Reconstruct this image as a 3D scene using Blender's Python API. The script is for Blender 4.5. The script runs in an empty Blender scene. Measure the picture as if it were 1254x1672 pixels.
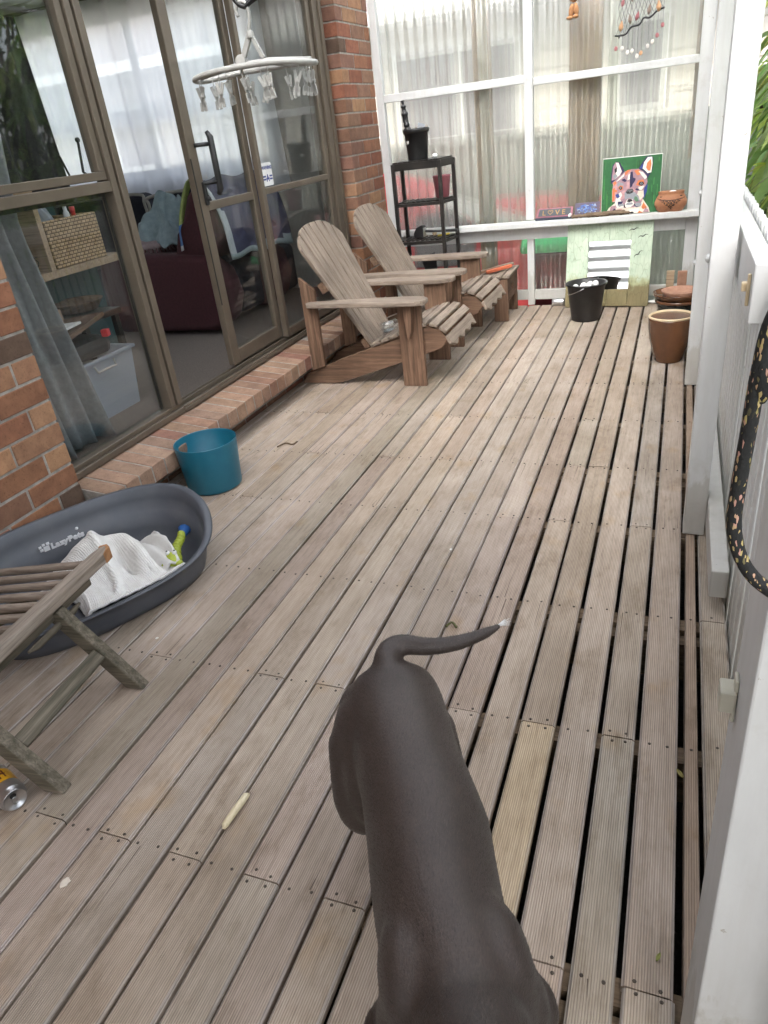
import bpy, bmesh, math, random
from mathutils import Vector, Matrix, Euler
R = math.radians
random.seed(7)
sc = bpy.context.scene
COL = sc.collection

# ---------------------------------------------------------------- camera, sky, sun, exposure
cam = bpy.data.objects.new('camera', bpy.data.cameras.new('camera'))
COL.objects.link(cam)
cam.location = (0, 0, 1.32)
cam.rotation_euler = (R(61.651), R(6.420), R(20.378))
cam.data.sensor_fit = 'VERTICAL'; cam.data.sensor_height = 36.0; cam.data.lens = 24.92
cam.data.clip_start = 0.02; cam.data.clip_end = 400
sc.camera = cam
SUN_EL, SUN_AZ = 52, 178
wd = bpy.data.worlds.new('World'); sc.world = wd; wd.use_nodes = True
nt = wd.node_tree
sky = nt.nodes.new('ShaderNodeTexSky'); sky.sky_type = 'NISHITA'; sky.sun_disc = False
sky.sun_elevation = R(SUN_EL); sky.sun_rotation = R(SUN_AZ)
sky.air_density = 1.0; sky.dust_density = 4.0; sky.ozone_density = 1.0
hsv = nt.nodes.new('ShaderNodeHueSaturation'); hsv.inputs['Saturation'].default_value = 0.38
nt.links.new(sky.outputs[0], hsv.inputs['Color'])
nt.links.new(hsv.outputs[0], nt.nodes['Background'].inputs[0])
nt.nodes['Background'].inputs[1].default_value = 0.15
sl = bpy.data.lights.new('sun', 'SUN'); sl.energy = 0.6; sl.angle = R(30); sl.color = (1, .96, .9)
so = bpy.data.objects.new('sun', sl); COL.objects.link(so)
sd = Vector((math.sin(R(SUN_AZ)) * math.cos(R(SUN_EL)), math.cos(R(SUN_AZ)) * math.cos(R(SUN_EL)), math.sin(R(SUN_EL))))
so.rotation_euler = sd.to_track_quat('Z', 'Y').to_euler(); so.location = (8, 4, 9)
sc.view_settings.view_transform = 'Standard'; sc.view_settings.look = 'None'
sc.view_settings.gamma = 1.0; sc.view_settings.exposure = 2.55
sc.cycles.max_bounces = 10; sc.cycles.diffuse_bounces = 5; sc.cycles.glossy_bounces = 4
sc.cycles.transmission_bounces = 8; sc.cycles.transparent_max_bounces = 24
sc.cycles.sample_clamp_indirect = 6.0

# ---------------------------------------------------------------- materials
def lin(r, g, b):
    f = lambda c: (c / 255 / 12.92) if c / 255 <= .04045 else ((c / 255 + .055) / 1.055) ** 2.4
    return (f(r), f(g), f(b), 1)
def newmat(name):
    m = bpy.data.materials.new(name); m.use_nodes = True
    return m, m.node_tree, m.node_tree.nodes['Principled BSDF']
def N(t, typ, **k):
    n = t.nodes.new(typ)
    for a, v in k.items():
        if a in n.inputs: n.inputs[a].default_value = v
        else: setattr(n, a, v)
    return n
def ramp(t, fac, stops):
    r = t.nodes.new('ShaderNodeValToRGB')
    while len(r.color_ramp.elements) < len(stops): r.color_ramp.elements.new(.5)
    for e, (p, c) in zip(r.color_ramp.elements, stops): e.position = p; e.color = c
    t.links.new(fac, r.inputs[0]); return r
def objco(t, scale=(1, 1, 1), which='Object'):
    tc = t.nodes.new('ShaderNodeTexCoord'); mp = t.nodes.new('ShaderNodeMapping')
    mp.inputs['Scale'].default_value = scale
    t.links.new(tc.outputs[which], mp.inputs[0]); return mp.outputs[0]
def noise(t, co, scale, detail=4, rough=.6, dist=0):
    n = N(t, 'ShaderNodeTexNoise', Scale=scale, Detail=detail, Roughness=rough, Distortion=dist)
    t.links.new(co, n.inputs['Vector']); return n.outputs['Fac']
def mix(t, a, b, fac, mode='MIX'):
    m = t.nodes.new('ShaderNodeMix'); m.data_type = 'RGBA'; m.blend_type = mode
    for s, v in ((m.inputs[0], fac), (m.inputs[6], a), (m.inputs[7], b)):
        if hasattr(v, 'is_output'): t.links.new(v, s)
        else: s.default_value = v
    return m.outputs[2]
def bump(t, h, bs, strength=.3, dist=.002):
    b = N(t, 'ShaderNodeBump', Strength=strength, Distance=dist)
    t.links.new(h, b.inputs['Height']); t.links.new(b.outputs[0], bs.inputs['Normal']); return b
def plain(name, c1, c2=None, rough=.6, scale=8, bstr=.08, metallic=0, bdist=.002, spec=.5, stretch=(1, 1, 1), contrast=(.35, .65)):
    m, t, bs = newmat(name); co = objco(t, stretch)
    n = noise(t, co, scale, 5, .62)
    if c2 is None: c2 = tuple(x * .78 for x in c1[:3]) + (1,)
    r = ramp(t, n, [(contrast[0], c2), (contrast[1], c1)])
    t.links.new(r.outputs[0], bs.inputs['Base Color'])
    bs.inputs['Roughness'].default_value = rough; bs.inputs['Metallic'].default_value = metallic
    bs.inputs['Specular IOR Level'].default_value = spec
    n2 = noise(t, co, scale * 7, 4, .6); bump(t, n2, bs, bstr, bdist)
    return m
def wood(name, c1, c2, c3, axis=1, rough=.75, fine=1.0, bstr=.35, knots=True):
    """weathered timber: grain runs along the given local axis"""
    m, t, bs = newmat(name)
    s = [34 * fine] * 3; s[axis] = 1.6
    co = objco(t, tuple(s)); g = noise(t, co, 1.6, 6, .7, .35)
    s2 = [120 * fine] * 3; s2[axis] = 5
    g2 = noise(t, objco(t, tuple(s2)), 1.5, 3, .6)
    b = noise(t, objco(t), 2.7, 4, .6)
    r = ramp(t, g, [(.30, c2), (.52, c1), (.74, c3)])
    r2 = ramp(t, b, [(.32, (.72, .70, .68, 1)), (.62, (1.06, 1.04, 1.02, 1))])
    c = mix(t, r.outputs[0], r2.outputs[0], 1.0, 'MULTIPLY')
    r3 = ramp(t, g2, [(.34, (.62, .6, .58, 1)), (.5, (1, 1, 1, 1))])
    c = mix(t, c, r3.outputs[0], .75, 'MULTIPLY')
    t.links.new(c, bs.inputs['Base Color']); bs.inputs['Roughness'].default_value = rough
    bs.inputs['Specular IOR Level'].default_value = .3
    bump(t, g2, bs, bstr, .0015); return m

def deck_mat():
    m, t, bs = newmat('reeded_deck_timber')
    at = t.nodes.new('ShaderNodeVertexColor'); at.layer_name = 'Col'
    tc = t.nodes.new('ShaderNodeTexCoord'); sx = t.nodes.new('ShaderNodeSeparateXYZ')
    t.links.new(tc.outputs['Object'], sx.inputs[0])
    ml = N(t, 'ShaderNodeMath', operation='MULTIPLY'); t.links.new(sx.outputs[0], ml.inputs[0]); ml.inputs[1].default_value = 2 * math.pi / .0047
    sn = N(t, 'ShaderNodeMath', operation='SINE'); t.links.new(ml.outputs[0], sn.inputs[0])
    ab = N(t, 'ShaderNodeMath', operation='MULTIPLY_ADD'); t.links.new(sn.outputs[0], ab.inputs[0]); ab.inputs[1].default_value = .5; ab.inputs[2].default_value = .5
    g = noise(t, objco(t, (55, 2.2, 20)), 1.5, 6, .72, .3)
    g2 = noise(t, objco(t, (260, 9, 60)), 1.3, 3, .65)
    blot = noise(t, objco(t, (1.6, .8, 1)), 1.9, 6, .66)
    blot2 = noise(t, objco(t, (5, 2.2, 1)), 2.1, 5, .7)
    stain = noise(t, objco(t, (2.6, 1.7, 1)), 3.1, 3, .55)
    r = ramp(t, g, [(.26, (.76, .73, .70, 1)), (.5, (1, .985, .97, 1)), (.76, (1.15, 1.14, 1.12, 1))])
    c = mix(t, at.outputs['Color'], r.outputs[0], 1, 'MULTIPLY')
    rb = ramp(t, blot, [(.34, (.74, .70, .65, 1)), (.66, (1.13, 1.12, 1.12, 1))])
    c = mix(t, c, rb.outputs[0], 1, 'MULTIPLY')
    rb2 = ramp(t, blot2, [(.30, (.66, .62, .56, 1)), (.47, (1, 1, 1, 1))])
    c = mix(t, c, rb2.outputs[0], .8, 'MULTIPLY')
    rs = ramp(t, stain, [(.60, (1, 1, 1, 1)), (.72, (.93, .80, .60, 1))])
    c = mix(t, c, rs.outputs[0], .55, 'MULTIPLY')
    rg = ramp(t, ab.outputs[0], [(.0, (.50, .46, .42, 1)), (.5, (1.08, 1.08, 1.08, 1))])
    c = mix(t, c, rg.outputs[0], .72, 'MULTIPLY')
    r3 = ramp(t, g2, [(.34, (.62, .59, .56, 1)), (.47, (1, 1, 1, 1))])
    c = mix(t, c, r3.outputs[0], .55, 'MULTIPLY')
    t.links.new(c, bs.inputs['Base Color']); bs.inputs['Roughness'].default_value = .72
    bs.inputs['Specular IOR Level'].default_value = .35
    ad = N(t, 'ShaderNodeMath', operation='MULTIPLY_ADD'); t.links.new(g2, ad.inputs[0]); ad.inputs[1].default_value = .8
    t.links.new(ab.outputs[0], ad.inputs[2])
    bump(t, ad.outputs[0], bs, .55, .0012); return m

def brick_mat():
    m, t, bs = newmat('fired_clay_brick')
    at = t.nodes.new('ShaderNodeVertexColor'); at.layer_name = 'Col'
    b = noise(t, objco(t), 16, 5, .65); f = noise(t, objco(t), 130, 4, .7)
    r = ramp(t, b, [(.3, (.72, .68, .66, 1)), (.65, (1.12, 1.1, 1.05, 1))])
    c = mix(t, at.outputs['Color'], r.outputs[0], 1, 'MULTIPLY')
    r2 = ramp(t, f, [(.30, (.42, .38, .36, 1)), (.44, (1, 1, 1, 1))])
    c = mix(t, c, r2.outputs[0], .7, 'MULTIPLY')
    t.links.new(c, bs.inputs['Base Color']); bs.inputs['Roughness'].default_value = .8
    bs.inputs['Specular IOR Level'].default_value = .3
    bump(t, f, bs, .35, .0015); return m
def white_paint(name='weathered_white_paint', col=(.56, .565, .565, 1), chips=True):
    m, t, bs = newmat(name); co = objco(t)
    n = noise(t, objco(t, (9, 9, 2.2)), 2.2, 5, .65)
    r = ramp(t, n, [(.28, tuple(x * .92 for x in col[:3]) + (1,)), (.6, col)])
    c = r.outputs[0]
    ch = noise(t, co, 21, 5, .72)
    r2 = ramp(t, ch, [(.695, (1, 1, 1, 1)), (.705, (.55, .49, .42, 1))])
    c = mix(t, c, r2.outputs[0], .85 if chips else 0.0, 'MULTIPLY')
    dr = noise(t, objco(t, (40, 40, 3)), 1.5, 4, .6)
    r3 = ramp(t, dr, [(.3, (.86, .84, .80, 1)), (.55, (1, 1, 1, 1))])
    c = mix(t, c, r3.outputs[0], .28, 'MULTIPLY')
    tc = t.nodes.new('ShaderNodeTexCoord'); sx = t.nodes.new('ShaderNodeSeparateXYZ'); t.links.new(tc.outputs['Object'], sx.inputs[0])
    gz = N(t, 'ShaderNodeMath', operation='MULTIPLY_ADD'); t.links.new(noise(t, objco(t, (6, 6, 2)), 3.0, 5, .7), gz.inputs[0]); gz.inputs[1].default_value = -.42; t.links.new(sx.outputs[2], gz.inputs[2])
    r4 = ramp(t, gz.outputs[0], [(.0, (.62, .57, .49, 1)), (.05, (1, 1, 1, 1))]); c = mix(t, c, r4.outputs[0], .55, 'MULTIPLY')
    sm_ = noise(t, co, 5.5, 6, .75); r5 = ramp(t, sm_, [(.30, (.80, .77, .72, 1)), (.44, (1, 1, 1, 1))]); c = mix(t, c, r5.outputs[0], .5, 'MULTIPLY')
    t.links.new(c, bs.inputs['Base Color']); bs.inputs['Roughness'].default_value = .5
    bump(t, noise(t, objco(t, (60, 60, 8)), 1.5, 4, .65), bs, .22, .0015); return m
def glass(name='window_glass', tint=(.93, .95, .95, 1), boost=.75, smear=.003):
    m, t, bs = newmat(name); t.nodes.remove(bs)
    tr = N(t, 'ShaderNodeBsdfTransparent', Color=tint); gl = N(t, 'ShaderNodeBsdfGlossy', Color=(1, 1, 1, 1), Roughness=.015)
    df = N(t, 'ShaderNodeBsdfDiffuse', Color=(.75, .78, .78, 1))
    fr = N(t, 'ShaderNodeFresnel', IOR=1.5); geo = t.nodes.new('ShaderNodeNewGeometry'); io = N(t, 'ShaderNodeMath', operation='MULTIPLY_ADD'); t.links.new(geo.outputs['Backfacing'], io.inputs[0]); io.inputs[1].default_value = 1 / 1.5 - 1.5; io.inputs[2].default_value = 1.5; t.links.new(io.outputs[0], fr.inputs[0]); mm = N(t, 'ShaderNodeMath', operation='MULTIPLY', use_clamp=True)
    t.links.new(fr.outputs[0], mm.inputs[0]); mm.inputs[1].default_value = boost
    m1 = t.nodes.new('ShaderNodeMixShader'); t.links.new(mm.outputs[0], m1.inputs[0])
    t.links.new(tr.outputs[0], m1.inputs[1]); t.links.new(gl.outputs[0], m1.inputs[2])
    n = noise(t, objco(t, (1, 3, 1)), 7, 6, .75, 1.2); r = ramp(t, n, [(.52, (0, 0, 0, 1)), (.8, (1, 1, 1, 1))])
    sm = N(t, 'ShaderNodeMath', operation='MULTIPLY_ADD'); t.links.new(r.outputs[0], sm.inputs[0]); sm.inputs[1].default_value = .022; sm.inputs[2].default_value = smear
    m2 = t.nodes.new('ShaderNodeMixShader'); t.links.new(sm.outputs[0], m2.inputs[0])
    t.links.new(m1.outputs[0], m2.inputs[1]); t.links.new(df.outputs[0], m2.inputs[2])
    t.links.new(m2.outputs[0], t.nodes['Material Output'].inputs[0]); return m
def polycarb(name, tint=(.93, .94, .90, 1), clear=.62, rough=.16, milk=(.80, .80, .74, 1), gloss=.06, straight=0.0, flank=0.0):
    m, t, bs = newmat(name); t.nodes.remove(bs)
    rf = N(t, 'ShaderNodeBsdfRefraction', Color=tint, Roughness=rough, IOR=1.08)
    if straight:
        tp = N(t, 'ShaderNodeBsdfTransparent', Color=tint); mt = t.nodes.new('ShaderNodeMixShader'); mt.inputs[0].default_value = straight
        t.links.new(rf.outputs[0], mt.inputs[1]); t.links.new(tp.outputs[0], mt.inputs[2]); rf = mt
    tl = N(t, 'ShaderNodeBsdfTranslucent', Color=milk); dfu = N(t, 'ShaderNodeBsdfDiffuse', Color=milk)
    gl = N(t, 'ShaderNodeBsdfGlossy', Color=(1, 1, 1, 1), Roughness=.22)
    ma = t.nodes.new('ShaderNodeMixShader'); ma.inputs[0].default_value = .35
    t.links.new(tl.outputs[0], ma.inputs[1]); t.links.new(dfu.outputs[0], ma.inputs[2])
    n = noise(t, objco(t, (13, 13, .8)), 1.7, 4, .6); r = ramp(t, n, [(.3, (min(1, clear + .03),) * 3 + (1,)), (.72, (clear - .03,) * 3 + (1,))])
    lw = N(t, 'ShaderNodeLayerWeight', Blend=.30); fm_ = N(t, 'ShaderNodeMath', operation='MULTIPLY_ADD'); t.links.new(lw.outputs['Facing'], fm_.inputs[0]); fm_.inputs[1].default_value = -flank; fm_.inputs[2].default_value = 1.0
    ff = N(t, 'ShaderNodeMath', operation='MULTIPLY', use_clamp=True); t.links.new(r.outputs[0], ff.inputs[0]); t.links.new(fm_.outputs[0], ff.inputs[1])
    mb = t.nodes.new('ShaderNodeMixShader'); t.links.new(ff.outputs[0], mb.inputs[0])
    t.links.new(ma.outputs[0], mb.inputs[1]); t.links.new(rf.outputs[0], mb.inputs[2])
    mc = t.nodes.new('ShaderNodeMixShader'); mc.inputs[0].default_value = gloss
    t.links.new(mb.outputs[0], mc.inputs[1]); t.links.new(gl.outputs[0], mc.inputs[2])
    t.links.new(mc.outputs[0], t.nodes['Material Output'].inputs[0]); return m
def veil(name, col, open_=.45, trans=.75):
    m, t, bs = newmat(name); t.nodes.remove(bs)
    tr = N(t, 'ShaderNodeBsdfTransparent', Color=(1, 1, 1, 1)); tl = N(t, 'ShaderNodeBsdfTranslucent', Color=col); df = N(t, 'ShaderNodeBsdfDiffuse', Color=col)
    ma = t.nodes.new('ShaderNodeMixShader'); ma.inputs[0].default_value = trans
    t.links.new(df.outputs[0], ma.inputs[1]); t.links.new(tl.outputs[0], ma.inputs[2])
    mb = t.nodes.new('ShaderNodeMixShader'); mb.inputs[0].default_value = open_
    t.links.new(ma.outputs[0], mb.inputs[1]); t.links.new(tr.outputs[0], mb.inputs[2])
    t.links.new(mb.outputs[0], t.nodes['Material Output'].inputs[0]); return m
def leaf_mat(name, c1, c2):
    m, t, bs = newmat(name)
    at = t.nodes.new('ShaderNodeVertexColor'); at.layer_name = 'Col'
    n = noise(t, objco(t), 14, 4, .6); r = ramp(t, n, [(.3, c2), (.7, c1)])
    c = mix(t, r.outputs[0], at.outputs['Color'], 1, 'MULTIPLY')
    t.links.new(c, bs.inputs['Base Color']); bs.inputs['Roughness'].default_value = .38
    tl = t.nodes.new('ShaderNodeBsdfTranslucent'); t.links.new(c, tl.inputs[0])
    mx = t.nodes.new('ShaderNodeMixShader'); mx.inputs[0].default_value = .5
    t.links.new(bs.outputs[0], mx.inputs[1]); t.links.new(tl.outputs[0], mx.inputs[2])
    t.links.new(mx.outputs[0], t.nodes['Material Output'].inputs[0]); return m
def vcol_mat(name, rough=.7, sc_=60, bstr=.15):
    m, t, bs = newmat(name)
    at = t.nodes.new('ShaderNodeVertexColor'); at.layer_name = 'Col'
    n = noise(t, objco(t), sc_, 4, .6); r = ramp(t, n, [(.3, (.8, .8, .8, 1)), (.7, (1.1, 1.1, 1.1, 1))])
    c = mix(t, at.outputs['Color'], r.outputs[0], .8, 'MULTIPLY')
    t.links.new(c, bs.inputs['Base Color']); bs.inputs['Roughness'].default_value = rough
    bump(t, n, bs, bstr, .002); return m

M = {}
M['deck'] = deck_mat(); M['brick'] = brick_mat(); M['white'] = white_paint(); M['vcol'] = vcol_mat('hand_painted_colours')
M['white_sheet'] = white_paint('painted_corrugated_iron', (.72, .73, .72, 1), True)
M['mortar'] = plain('mortar', (.36, .33, .295, 1), (.22, .20, .175, 1), .9, 30, .4)
M['bronze'] = plain('bronze_anodised_aluminium', (.150, .122, .092, 1), (.125, .10, .076, 1), .42, 6, .05, .35)
M['bronze_dark'] = plain('dark_rubber_seal', (.02, .018, .016, 1), None, .6)
M['glass'] = glass(); M['poly'] = polycarb('clear_corrugated_plastic', clear=.78, rough=.12, milk=(.74, .74, .71, 1), straight=.55, flank=.5)
M['poly_low'] = polycarb('clear_lower_plastic', clear=.93, rough=.06, milk=(.76, .76, .72, 1), straight=.75, flank=.35)
M['poly_roof'] = polycarb('opal_roof_plastic', (.96, .97, .97, 1), .74, .3, (.90, .91, .92, 1), .03, straight=.7)
M['joist'] = wood('joist_timber', (.16, .115, .075, 1), (.08, .055, .035, 1), (.24, .18, .12, 1), 0)
M['soil'] = plain('dark_soil', (.035, .03, .024, 1), (.015, .013, .01, 1), .95, 9, .6, bdist=.02)
for i, a in enumerate('xyz'):
    M['chair_' + a] = wood('weathered_chair_timber_' + a, (.262, .213, .174, 1), (.165, .127, .100, 1), (.345, .293, .248, 1), i)
    M['brown_' + a] = wood('warm_brown_timber_' + a, (.165, .098, .064, 1), (.075, .044, .030, 1), (.25, .162, .112, 1), i)
    M['mossy_' + a] = wood('mossy_grey_timber_' + a, (.125, .108, .080, 1), (.045, .044, .030, 1), (.24, .205, .165, 1), i)
M['black'] = plain('matte_black_plastic', (.018, .018, .019, 1), (.010, .010, .011, 1), .45, 20, .08)
M['black_gloss'] = plain('black_painted_timber', (.020, .016, .014, 1), (.009, .008, .007, 1), .42, 12, .12)
M['steel'] = plain('galvanised_nail', (.20, .19, .18, 1), None, .5, 20, .1, .6)
M['alu'] = plain('brushed_can_metal', (.62, .62, .63, 1), (.45, .45, .46, 1), .28, 15, .05, .95)
M['teal'] = plain('teal_plastic', (.007, .122, .185, 1), (.005, .10, .16, 1), .38, 6, .06)
M['bed'] = plain('charcoal_moulded_plastic', (.074, .081, .097, 1), (.058, .064, .078, 1), .5, 5, .10, bdist=.001)
def scuff(m, amt=.5, col=(.22, .21, .20, 1), sc_=(9, 60, 14)):
    t = m.node_tree; bs = t.nodes['Principled BSDF']; l = bs.inputs['Base Color'].links[0]; c0 = l.from_socket
    n = noise(t, objco(t, sc_), 3.2, 6, .78, .8); r = ramp(t, n, [(.60, (0, 0, 0, 1)), (.74, (1, 1, 1, 1))]); d = noise(t, objco(t), 6, 5, .7); rd = ramp(t, d, [(.42, (0, 0, 0, 1)), (.7, (.6, .6, .6, 1))])
    mu = N(t, 'ShaderNodeMath', operation='MAXIMUM'); t.links.new(r.outputs[0], mu.inputs[0]); t.links.new(rd.outputs[0], mu.inputs[1])
    m2 = N(t, 'ShaderNodeMath', operation='MULTIPLY'); t.links.new(mu.outputs[0], m2.inputs[0]); m2.inputs[1].default_value = amt
    t.links.new(mix(t, c0, col, m2.outputs[0]), bs.inputs['Base Color'])
scuff(M['bed'], .22); scuff(M['teal'], .16, (.10, .20, .24, 1), (14, 14, 60)); scuff(M['black'], .10, (.12, .11, .10, 1))
M['logo'] = plain('pale_grey_print', (.80, .80, .82, 1), (.74, .74, .76, 1), .6)
M['quilt'] = plain('washed_white_cotton', (.76, .75, .73, 1), (.60, .58, .55, 1), .9, 9, .25)
M['terracotta'] = plain('terracotta', (.34, .155, .085, 1), (.22, .10, .06, 1), .75, 14, .2)
M['terra_pale'] = plain('dusty_terracotta', (.40, .22, .15, 1), (.27, .14, .09, 1), .85, 14, .25)
M['glaze_brown'] = plain('brown_stoneware_glaze', (.150, .066, .030, 1), (.070, .032, .018, 1), .16, 5, .04, stretch=(1, 1, .5))
M['glaze_cream'] = plain('cream_glaze', (.62, .50, .33, 1), (.46, .36, .22, 1), .3, 8, .05)
M['glaze_black'] = plain('black_green_glaze', (.016, .026, .026, 1), (.008, .010, .010, 1), .12, 7, .04)
M['mint'] = None
M['driftwood'] = wood('driftwood_bark', (.20, .145, .10, 1), (.075, .05, .032, 1), (.33, .25, .18, 1), 0, bstr=.9)
M['bag_clear'] = glass('clear_drinking_glass', (.93, .95, .96, 1), 2.2, .03)
M['airer'] = plain('weathered_white_plastic', (.36, .355, .34, 1), (.27, .265, .25, 1), .5, 14, .1)
M['cord'] = plain('black_rubber_cord', (.012, .012, .013, 1), None, .5)
M['recliner'] = plain('maroon_upholstery', (.058, .0145, .019, 1), (.040, .010, .0135, 1), .95, 60, .35)
M['sofa'] = plain('navy_upholstery', (.020, .022, .034, 1), (.014, .015, .024, 1), .95, 60, .3)
M['blanket'] = plain('pale_blue_fleece', (.27, .34, .37, 1), (.20, .265, .29, 1), .95, 25, .4)
M['cushion'] = plain('mauve_cushion', (.33, .26, .27, 1), (.24, .18, .19, 1), .95, 25, .4)
M['carpet'] = plain('grey_brown_carpet', (.25, .208, .178, 1), (.13, .105, .09, 1), 1, 160, .9, bdist=.006, contrast=(.3, .7))
M['plaster'] = plain('grey_plaster', (.42, .40, .37, 1), None, .8, 6, .1)
M['ceiling'] = plain('white_ceiling', (.62, .62, .60, 1), None, .8)
M['grey_curtain'] = plain('grey_curtain_cloth', (.25, .25, .252, 1), (.19, .19, .192, 1), .9, 40, .3)
M['sheer'] = veil('white_sheer_cloth', (.95, .95, .99, 1), .16, .94)
M['charcoal_cloth'] = plain('charcoal_cloth', (.075, .073, .072, 1), (.05, .048, .048, 1), .95, 40, .3)
M['rattan'] = None
M['pine'] = wood('pale_pine', (.42, .31, .21, 1), (.33, .23, .15, 1), (.5, .39, .28, 1), 0)
M['teal_panel'] = plain('dark_teal_panel', (.018, .060, .066, 1), None, .55)
M['tub'] = veil('cloudy_tub_plastic', (.55, .58, .64, 1), .35, .4)
M['card'] = plain('brown_card', (.32, .21, .13, 1), (.22, .14, .085, 1), .8, 12, .2)
M['fence'] = plain('grey_green_fence_steel', (.30, .32, .29, 1), (.24, .26, .235, 1), .6, 5, .08)
M['nbr_wall'] = plain('cream_weatherboard', (.60, .56, .51, 1), (.54, .505, .46, 1), .7, 4, .1)
M['nbr_glass'] = plain('dim_window', (.20, .19, .20, 1), (.13, .125, .135, 1), .15, 3, .02)
M['nbr_roof'] = plain('grey_tile_roof', (.25, .22, .21, 1), (.17, .15, .145, 1), .8, 14, .5, bdist=.02)
M['gutter'] = plain('white_gutter', (.74, .74, .72, 1), None, .4)
M['red'] = plain('red_plastic', (.74, .055, .065, 1), (.64, .04, .05, 1), .45, 5, .05)
M['green'] = plain('bright_green_plastic', (.10, .74, .24, 1), (.08, .64, .2, 1), .4, 5, .05)
M['white_plastic'] = plain('white_plastic', (.80, .80, .79, 1), None, .45, 9, .08)
M['timber_post'] = wood('tan_timber_post', (.34, .225, .14, 1), (.22, .145, .09, 1), (.43, .30, .20, 1), 2)
M['leaf'] = leaf_mat('broad_leaf', (.34, .46, .15, 1), (.20, .33, .09, 1))
M['hedge'] = leaf_mat('hedge_leaf', (.035, .075, .020, 1), (.014, .035, .010, 1))
M['bark'] = plain('grey_bark', (.10, .08, .06, 1), None, .9, 20, .5)
M['grass'] = plain('lawn', (.06, .10, .028, 1), (.035, .055, .016, 1), .95, 30, .6, bdist=.02)
M['rawhide'] = plain('cream_rawhide', (.68, .60, .42, 1), (.55, .47, .31, 1), .6, 18, .2)
M['hotpink'] = plain('faded_pink_plastic', (.50, .16, .20, 1), None, .4)
M['orange_wood'] = plain('orange_red_plastic', (.50, .12, .055, 1), None, .55)
M['lime'] = plain('lime_rubber', (.36, .42, .04, 1), (.26, .31, .03, 1), .55, 30, .2)
M['blue'] = plain('blue_rubber', (.02, .10, .32, 1), None, .5)
M['yellow'] = plain('yellow_plastic', (.55, .42, .05, 1), None, .5)
M['paper'] = plain('paper_white', (.74, .73, .70, 1), None, .7)
M['navy_print'] = plain('navy_print', (.03, .05, .24, 1), None, .5)
M['shell'] = plain('cream_shell', (.62, .46, .34, 1), (.40, .26, .20, 1), .45, 40, .3)
M['mirror'] = None
M['catch_paint'] = plain('yellowed_white_plastic', (.52, .49, .40, 1), None, .5)
def mint_mat():
    m, t, bs = newmat('cracked_mint_paint'); co = objco(t)
    n = noise(t, co, 9, 5, .7); r = ramp(t, n, [(.32, (.37, .46, .35, 1)), (.66, (.50, .58, .46, 1))])
    cr = N(t, 'ShaderNodeTexVoronoi', feature='DISTANCE_TO_EDGE', Scale=26); t.links.new(objco(t, (1.6, 1, .45)), cr.inputs['Vector'])
    rc = ramp(t, cr.outputs['Distance'], [(.0, (.40, .42, .33, 1)), (.045, (1, 1, 1, 1))])
    c = mix(t, r.outputs[0], rc.outputs[0], .55, 'MULTIPLY')
    sx = t.nodes.new('ShaderNodeSeparateXYZ'); tc = t.nodes.new('ShaderNodeTexCoord'); t.links.new(tc.outputs['Object'], sx.inputs[0])
    ad = N(t, 'ShaderNodeMath', operation='MULTIPLY_ADD'); t.links.new(noise(t, co, 7, 5, .7), ad.inputs[0]); ad.inputs[1].default_value = -.26
    t.links.new(sx.outputs[2], ad.inputs[2])
    rs = ramp(t, ad.outputs[0], [(.0, (.34, .20, .08, 1)), (.045, (.8, .68, .48, 1)), (.10, (1, 1, 1, 1))])
    c = mix(t, c, rs.outputs[0], .9, 'MULTIPLY')
    t.links.new(c, bs.inputs['Base Color']); bs.inputs['Roughness'].default_value = .7
    bump(t, cr.outputs['Distance'], bs, .2, .001); return m
M['mint'] = mint_mat()
def mirror_mat():
    m, t, bs = newmat('mirror_glass'); bs.inputs['Metallic'].default_value = 1; bs.inputs['Roughness'].default_value = .03
    n = noise(t, objco(t), 5, 4, .6); r = ramp(t, n, [(.2, (.80, .82, .82, 1)), (.7, (.88, .89, .89, 1))]); t.links.new(r.outputs[0], bs.inputs['Base Color']); return m
M['mirror'] = mirror_mat()
def rattan_mat():
    m, t, bs = newmat('woven_seagrass'); co = objco(t, (1, 1, 1))
    b = N(t, 'ShaderNodeTexBrick', Scale=1, offset=.5, **{'Brick Width': .030, 'Row Height': .0165, 'Mortar Size': .0035, 'Mortar Smooth': 1.0})
    b.inputs['Color1'].default_value = (.56, .40, .23, 1); b.inputs['Color2'].default_value = (.44, .30, .16, 1); b.inputs['Mortar'].default_value = (.11, .065, .03, 1)
    tc = t.nodes.new('ShaderNodeTexCoord'); sx = t.nodes.new('ShaderNodeSeparateXYZ'); cb = t.nodes.new('ShaderNodeCombineXYZ')
    t.links.new(tc.outputs['Object'], sx.inputs[0])
    ad = N(t, 'ShaderNodeMath', operation='ADD'); t.links.new(sx.outputs[0], ad.inputs[0]); t.links.new(sx.outputs[1], ad.inputs[1])
    t.links.new(ad.outputs[0], cb.inputs[0]); t.links.new(sx.outputs[2], cb.inputs[1]); t.links.new(cb.outputs[0], b.inputs['Vector'])
    n = noise(t, co, 40, 4, .6); r = ramp(t, n, [(.3, (.75, .72, .7, 1)), (.7, (1.1, 1.1, 1.1, 1))])
    t.links.new(mix(t, b.outputs['Color'], r.outputs[0], 1, 'MULTIPLY'), bs.inputs['Base Color']); bs.inputs['Roughness'].default_value = .8
    inv = N(t, 'ShaderNodeMath', operation='SUBTRACT'); inv.inputs[0].default_value = 1; t.links.new(b.outputs['Fac'], inv.inputs[1])
    bump(t, inv.outputs[0], bs, .8, .008); return m
M['rattan'] = rattan_mat()
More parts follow.
